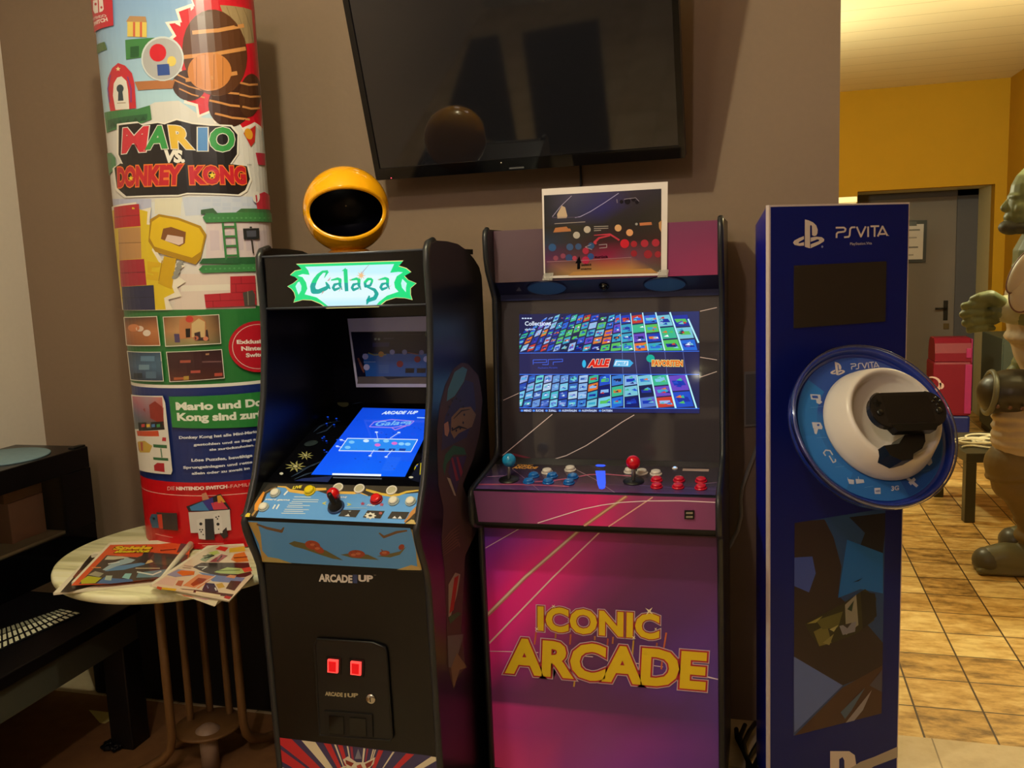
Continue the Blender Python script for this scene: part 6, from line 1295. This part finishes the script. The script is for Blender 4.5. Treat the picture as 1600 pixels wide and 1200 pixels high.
A.lay(); A.px(Q((232, 393), (268, 395), (272, 412), (236, 410)), '#2c4a98'); A.ell(*Q((272, 578))[0], 2, 1.8, '#2c4a98')
for P in ([(318, 770), (305, 752), (318, 735), (345, 738), (362, 765)], [(340, 770), (365, 812), (380, 805), (378, 790)]): A.stroke(Q(*P), 2, IC)
A.stroke(Q((455, 905), (458, 915)), .8, IC); A.stroke(Q((522, 900), (524, 915)), .8, IC); A.text('3G', Q((728, 990))[0], Q((776, 985))[0], Q((728, 960))[0], IC, bold=.04); A.text('WiFi', Q((628, 1000))[0], Q((656, 998))[0], Q((629, 985))[0], '#2a3c80', bold=.03)
for P in ([(222, 470), (300, 462)], [(262, 658), (325, 655)], [(375, 842), (435, 835)], [(560, 968), (615, 960)], [(880, 872), (970, 858)]): A.stroke(Q(*P), .6, '#5c84c0')
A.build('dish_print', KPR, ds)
cc = on_deck(DPn, 1371.5, 664.5); kr = RD / .2
cup = MB().lathe([(.136 * kr, 0), (.138 * kr, .006), (.134 * kr, .022), (.124 * kr, .05), (.117 * kr, .068), (.111 * kr, .076), (.105 * kr, .076), (.100 * kr, .069), (.096 * kr, .054), (.03, .050), (0, .050)], cc + nd * .001, nd, 72).build('white_cup', mat('white_cup_plastic', '#d8cfc8', 0.3, var=0.02), t)
AP = Plane(cc + nd * .092, ux_, vx_); M_ARM = mat('black_arm_plastic', '#0b0b0c', 0.3)
MB().plate(AP, [AP.px(*p) for p in Q((668, 716), (760, 704), (795, 650), (920, 640), (925, 690), (905, 735), (850, 768), (848, 800), (780, 812), (705, 775))], -.04, .012).build('holder_arm', M_ARM, cup)

# handheld console fixed at the front of the dish
HP = Plane(cc + nd * .118, ux_, vx_); b = MB()
c1, c2 = HP.px(*Q((640, 490))[0]), HP.px(*Q((1010, 478))[0])
a_x = Vector((c2[0] - c1[0], c2[1] - c1[1], 0)).normalized(); hx = HP.u * a_x.x + HP.v * a_x.y
hc = on_deck(HP, 1416.5, 641.5)
HQ = Plane(hc, hx, nd.cross(hx)); hl, hh = .0915, .041
out = [(hl - hh * .95 + hh * .95 * math.cos(rad(a)), hh * math.sin(rad(a))) for a in range(-90, 91, 12)] + [(-hl + hh * .95 + hh * .95 * math.cos(rad(a)), hh * math.sin(rad(a))) for a in range(90, 271, 12)]
t = thing('handheld_console', tuple(hc), 'black handheld game console mounted on the round dish of the blue kiosk', 'game console')
M_CON = mat('black_console_plastic', '#1a1616', 0.22, var=0.06)
b = MB(); b.plate(HQ, out, -.007, .007); b.plate(HQ, [(x * .985, y * .97) for x, y in out], .007, .009); b.plate(HQ, [(x * .985, y * .97) for x, y in out], -.0095, -.007); b.build('body', M_CON, t)
MB().plate(HQ, R_(-.056, .056, -.030, .032), .009, .0094).build('screen', mat('console_screen', '#141112', 0.12), t)
for x, y in ((-.071, -.006), (.071, -.006)): MB().lathe([(.0075, .009), (.0075, .011), (.005, .013), (0, .0132)], HQ.p(x, y), nd, 18).build('thumb_stick', M_ARM, t)
b = MB(); b.plate(HQ, R_(-.079, -.063, .0135, .0185), .009, .0108); b.plate(HQ, R_(-.0735, -.0685, .008, .024), .009, .0108); b.build('direction_pad', M_ARM, t)
for k in range(4): MB().lathe([(.0034, .009), (.0034, .0108), (0, .011)], HQ.p(.071 + .008 * math.cos(k * PI / 2), .016 + .008 * math.sin(k * PI / 2)), nd, 12).build('action_button', M_ARM, t)
for sx in (-1, 1): MB().tube([HQ.p(sx * (.056 + .004 * i), hh * (1.0 - .012 * i * i), -.001) for i in range(6)], .0045, 8).build('shoulder_button', mat('clear_black_trim', '#302c2c', 0.1), t)
b = MB(); b.plate(HQ, [(-.040, -hh - .010), (.05, -hh - .010), (.062, -hh + .006), (-.052, -hh + .006)], -.014, .010); b.build('security_clamp', M_ARM, t)

# wall plate, grey cable and floor cables between the cabinets
S = Plane((0, WY - .0005, 1.0), (1, 0, 0), (0, 0, 1)); q = [S.px(*p) for p in ((1163, 581), (1196, 579), (1196, 664), (1163, 666))]
wp = thing('wall_plate', tuple(S.p(*q[3])), 'grey rectangular wall plate between purple cabinet and blue kiosk', 'wall plate')
M_PLT = mat('grey_plate_plastic', '#84807a', 0.4)
MB().plate(S, q, 0, .008).build('cover', M_PLT, wp)
cu, cv = sum(a_ for a_, _ in q) / 4, sum(b_ for _, b_ in q) / 4
MB().plate(S, [(cu + (a_ - cu) * .86, cv + (b_ - cv) * .92) for a_, b_ in q], .008, .0095).build('inner_frame', mat('dark_grey_plate', '#605c58', 0.5), wp)
pts = [onY(x, y, WY - .009) for x, y in ((1186, 690), (1180, 706), (1170, 732), (1160, 760), (1157, 780), (1158, 806), (1152, 830), (1142, 850), (1133, 864), (1124, 880))]
tag(MB().tube(pts, .006, 10).build('wall_cable', mat('grey_cable_rubber', '#8c8880', 0.5), None), 'grey cable hanging down the wall between purple cabinet and blue kiosk', 'cable')
b = MB(); p = onZ(1165, 1190, 0.0)
for k in range(5): b.tube([Vector((-.05 + .012 * k + .02 * math.sin(j + k), 2.30 + .06 * j, .010 + .012 * (k % 3) + .006 * abs(math.sin(j * 1.3 + k)))) for j in range(6)], .007, 8)
tag(b.build('floor_cables', M_SOFTBLK, None), 'bundle of black cables on the floor behind the blue kiosk', 'cable')
# ------------------------------------------------------------------ life-size green warrior statue in the far room, facing left
def sculpt(mb, name, m, parent, voxel=.010, smooth=6):
    me = bpy.data.meshes.new('s'); me.from_pydata([tuple(v) for v in mb.v], [], mb.f); me.update()
    o = bpy.data.objects.new('s', me); COL.objects.link(o)
    r = o.modifiers.new('r', 'REMESH'); r.mode = 'VOXEL'; r.voxel_size = voxel; r.use_smooth_shade = True
    if smooth:
        k = o.modifiers.new('k', 'SMOOTH'); k.factor = .5; k.iterations = smooth
    dg = bpy.context.evaluated_depsgraph_get(); dg.update()
    em = o.evaluated_get(dg).to_mesh()
    b = MB(); b.add([v.co.copy() for v in em.vertices], [list(p.vertices) for p in em.polygons], 0, True)
    o.evaluated_get(dg).to_mesh_clear(); bpy.data.objects.remove(o)
    return b.build(name, m, parent)
def limb(b, pts, rs, n=16):
    P, Rr = [], []
    for (p, r), (q, s_) in zip(zip(pts, rs), zip(pts[1:], rs[1:])):
        p, q = Vector(p), Vector(q)
        for k in range(6): P.append(p.lerp(q, k / 6)); Rr.append(r + (s_ - r) * k / 6)
    P.append(Vector(pts[-1])); Rr.append(rs[-1])
    b.tube(P, Rr, n)
    for p, r in ((P[0], Rr[0]), (P[-1], Rr[-1])): b.ball(p, r * .99, n=14)
    return b
SX, SY = 1.30, 4.34
t = thing('warrior_statue', (SX, SY, 0), 'life size green skinned warrior statue with raised fist and big boots at the right edge', 'statue')
M_SKIN = mat('green_statue_paint', '#626a4a', 0.5, var=0.16, scale=14, bump=0.08)
NY = SY - .17       # near (left) side of the body
b = MB()
# head, looking left
HX = lambda x, y, z: Vector((x, SY - .03 + y, z))
b.ball(HX(1.165, 0, 1.640), (.132, .100, .140)); b.ball(HX(1.092, 0, 1.578), (.072, .076, .100)); b.ball(HX(1.055, 0, 1.634), (.028, .062, .018))
limb(b, [HX(1.040, 0, 1.628), HX(1.016, 0, 1.588)], [.012, .017]); b.ball(HX(1.040, 0, 1.548), (.026, .036, .024)); b.ball(HX(1.046, 0, 1.508), (.044, .046, .030))
for sy in (-1, 1): b.ball(HX(1.072, sy * .052, 1.582), (.030, .026, .030)); b.ball(HX(1.17, sy * .1, 1.61), (.026, .015, .038)); b.ball(HX(1.13, sy * .06, 1.54), (.05, .03, .05))
limb(b, [(1.16, SY - .02, 1.54), (1.26, SY, 1.42)], [.085, .11])
# torso
limb(b, [(1.27, SY, 1.36), (1.29, SY, 1.15), (1.31, SY, .95)], [.21, .195, .18]); b.ball((1.25, SY, 1.30), (.17, .25, .17)); b.ball((1.32, SY, .92), (.17, .20, .14))
for sy in (-1, 1): b.ball((1.27, SY + sy * .25, 1.36), (.13, .11, .13))
# far arm hanging, near arm bent forward
limb(b, [(1.28, SY + .30, 1.36), (1.36, SY + .36, 1.08), (1.22, SY + .36, .86)], [.095, .078, .06]); b.ball((1.19, SY + .36, .80), (.055, .05, .07))
limb(b, [(1.30, NY - .10, 1.36), (1.36, NY - .12, 1.12), (1.14, NY - .02, 1.145)], [.105, .085, .07])
limb(b, [(1.14, NY - .02, 1.145), (.985, NY, 1.165)], [.07, .052])
# fist
fY = NY
b.ball((.950, fY + .012, 1.155), (.058, .036, .062))
fg = [((.872, 1.188), (.838, 1.182)), ((.866, 1.152), (.834, 1.146)), ((.870, 1.117), (.843, 1.109)), ((.884, 1.085), (.860, 1.078))]
for i, (k1, k2) in enumerate(fg):
    r = (.0160, .0165, .0158, .0140)[i]
    kx, kz = k1; tx, tz = k2
    limb(b, [(.955, fY - .012, kz - .002), (kx + .035, fY - .050, kz + .002), (kx - .004, fY - .052, kz), (tx, fY - .034, tz), (tx + .004, fY + .004, tz - .003), (kx + .03, fY + .016, kz - .004)], [r * .8, r, r * 1.1, r, r * .95, r * .85], 12)
limb(b, [(.975, fY - .03, 1.195), (.930, fY - .058, 1.222), (.890, fY - .060, 1.217), (.868, fY - .04, 1.208)], [.026, .027, .022, .017], 12)
# legs
for yy, kx in ((NY + .02, 1.10), (SY + .17, 1.28)):
    limb(b, [(1.31, yy, .92), (kx, yy, .56), (kx + .08, yy, .22), (kx + .05, yy, .10)], [.13, .105, .075, .06])
sculpt(b, 'body', M_SKIN, t, .005, 2)
b = MB(); b.ball(HX(1.192, 0, 1.672), (.128, .106, .122)); b.ball(HX(1.225, 0, 1.60), (.085, .100, .10))
sculpt(b, 'hair', mat('dark_green_hair', '#474a36', 0.6, var=0.2, scale=30), t, .009, 4)
b = MB(); b.ball(HX(1.044, 0, 1.506), (.050, .053, .034)); b.ball(HX(1.09, 0, 1.505), (.06, .075, .032))
sculpt(b, 'beard', mat('dark_beard', '#33322a', 0.6, var=0.2, scale=30), t, .006, 4)
# pale shoulder and chest discs
M_ARM2 = mat('pale_armour_plate', '#b0a494', 0.4, var=0.12, scale=18); M_ARM3 = mat('dark_armour_rim', '#6c4c42', 0.45, 0.1)
for k, (x_, y_, ra, rb_, rot) in enumerate(((1597, 424, .040, .105, -25), (1600, 458, .058, .085, -8))):
    c_ = onY(x_, y_, NY - .13 - .012 * k); ax_ = Vector((-.62, -.76, .12)).normalized()
    e1 = Vector((0, 0, 1)).cross(ax_).normalized(); e2 = ax_.cross(e1); cr, sr = math.cos(rad(rot)), math.sin(rad(rot))
    q1, q2 = e1 * cr + e2 * sr, e2 * cr - e1 * sr
    pl = MB().lathe([(rb_, -.014), (rb_ * .96, .004), (rb_ * .8, .014), (rb_ * .4, .020), (0, .021)], c_, ax_, 28, sx=ra / rb_, refx=q1).build('armour_plate', M_ARM2, t)
    w2 = ax_.cross(q1)
    MB().tube([c_ + ax_ * .006 + q1 * (.92 * ra * math.cos(2 * PI * j / 32)) + w2 * (.92 * rb_ * math.sin(2 * PI * j / 32)) for j in range(32)], .0042, 8, closed=True).build('plate_rim', M_ARM3, pl)
b = MB(); limb(b, [(1.25, NY - .09, 1.40), (1.33, NY - .11, 1.22)], [.12, .10]); b.ball((1.235, SY - .08, 1.30), (.17, .22, .13))
sculpt(b, 'shoulder_armour', mat('grey_brown_armour', '#6c6456', 0.5, var=0.2, scale=12), t, .010, 2)
b = MB(); limb(b, [(1.23, SY - .03, 1.18), (1.28, SY, .98)], [.205, .20]); b.tube([Vector((1.265 + .205 * math.cos(a_), SY - .01 + .208 * math.sin(a_), 1.03)) for a_ in [k * PI / 16 for k in range(32)]], .022, 8, closed=True); sculpt(b, 'tunic', mat('beige_tunic', '#b0a088', 0.7, var=0.12), t, .012, 3)
b = MB(); limb(b, [(1.045, fY - .005, 1.158), (1.005, fY, 1.164)], [.064, .060]); sculpt(b, 'wrist_cuff', mat('stone_cuff', '#9a9878', 0.5, var=0.2, scale=30), t, .007, 1)
# dark round thigh guard with studs
M_GRD = mat('dark_leather', '#37332a', 0.38, var=0.2, scale=12, bump=0.1)
gy = NY - .02
b = MB(); b.ball((1.045, gy, .815), (.150, .125, .095)); b.ball((.96, gy, .80), (.062, .105, .082)); b.ball((1.20, gy, .84), (.13, .12, .09)); gd = sculpt(b, 'thigh_guard', M_GRD, t, .009, 3)
b = MB(); b.tube([Vector((.945 + .012 * math.cos(a_), gy + .108 * math.sin(a_) - .005, .81 + .088 * math.cos(a_))) for a_ in [k * PI / 12 for k in range(24)]], .012, 8, closed=True); b.build('guard_strap', mat('grey_strap', '#6a6a58', 0.5), gd)
for k in range(6): MB().ball((.955 + .045 * k, gy - .118 + .004 * abs(k - 2), .768 - .010 * (1 - abs(k - 2.5) / 3)), .0085, n=10).build('stud', M_ARM3, gd)
# bandage, trousers, boots
M_BND = mat('pale_bandage', '#b4a488', 0.7, var=0.14, scale=25); M_TRO = mat('brown_trousers', '#6e5c34', 0.65, var=0.22, scale=9, bump=0.15); M_BOOT = mat('grey_brown_boot', '#6a684a', 0.45, var=0.2, scale=12)
for yy, kx, tag_ in ((NY + .02, 1.10, 0), (SY + .17, 1.28, 1)):
    b = MB(); limb(b, [(kx - .01 + .03 * (1 - tag_), yy, .73), (kx + .0, yy, .585)], [.140, .128]); [b.tube([(kx + .012 * (1 - tag_) + .138 * math.cos(a_), yy + .136 * math.sin(a_), zz + .014 * math.cos(a_ + zz * 20)) for a_ in [k * PI / 14 for k in range(28)]], .009, 8, closed=True) for zz in (.60, .635, .668, .70)]; sculpt(b, 'leg_bandage', M_BND, t, .009, 2)
    b = MB(); b.ball((kx - .01, yy, .49), (.148, .135, .115)); b.ball((kx + .01, yy, .405), (.138, .125, .10)); limb(b, [(kx + .02, yy, .42), (kx + .07, yy, .27), (kx + .08, yy, .17)], [.13, .098, .085]); b.ball((kx + .06, yy, .24), (.095, .09, .03)); b.ball((kx + .07, yy, .17), (.10, .098, .045)); b.tube([(kx + .142 * math.cos(a_), yy + .132 * math.sin(a_), .46 + .03 * math.cos(a_)) for a_ in [k * PI / 14 for k in range(28)]], .010, 8, closed=True); b.tube([(kx + .03 + .122 * math.cos(a_), yy + .118 * math.sin(a_), .36 + .02 * math.sin(a_ * 2)) for a_ in [k * PI / 14 for k in range(28)]], .009, 8, closed=True)
    sculpt(b, 'trouser_leg', M_TRO, t, .009, 2)
    b = MB(); bx0 = kx - .18
    limb(b, [(kx + .08, yy, .15), (kx + .07, yy, .06)], [.085, .075]); limb(b, [(kx + .07, yy, .055), (kx - .06, yy, .062), (bx0 + .07, yy, .055)], [.072, .072, .064]); b.ball((bx0 + .065, yy, .052), (.072, .068, .055)); b.box((kx - .035, yy, .016), (.29, .14, .032), None, .012)
    for v in b.v: v.z = max(v.z, .001)
    bt = sculpt(b, 'boot', M_BOOT, t, .008, 2)
    b = MB(); b.ball((bx0 + .052, yy, .05), (.064, .071, .060)); 
    for v in b.v: v.z = max(v.z, .004)
    b.build('toe_cap', mat('grey_toe_cap', '#54544a', 0.35, var=0.15), bt)
    MB().lathe([(.028, -.006), (.03, .004), (.02, .008), (.018, .002), (0, .002)], (kx + .045, yy - .079, .075), (0, -1, .1), 20).build('ankle_disc', M_ARM3, bt)
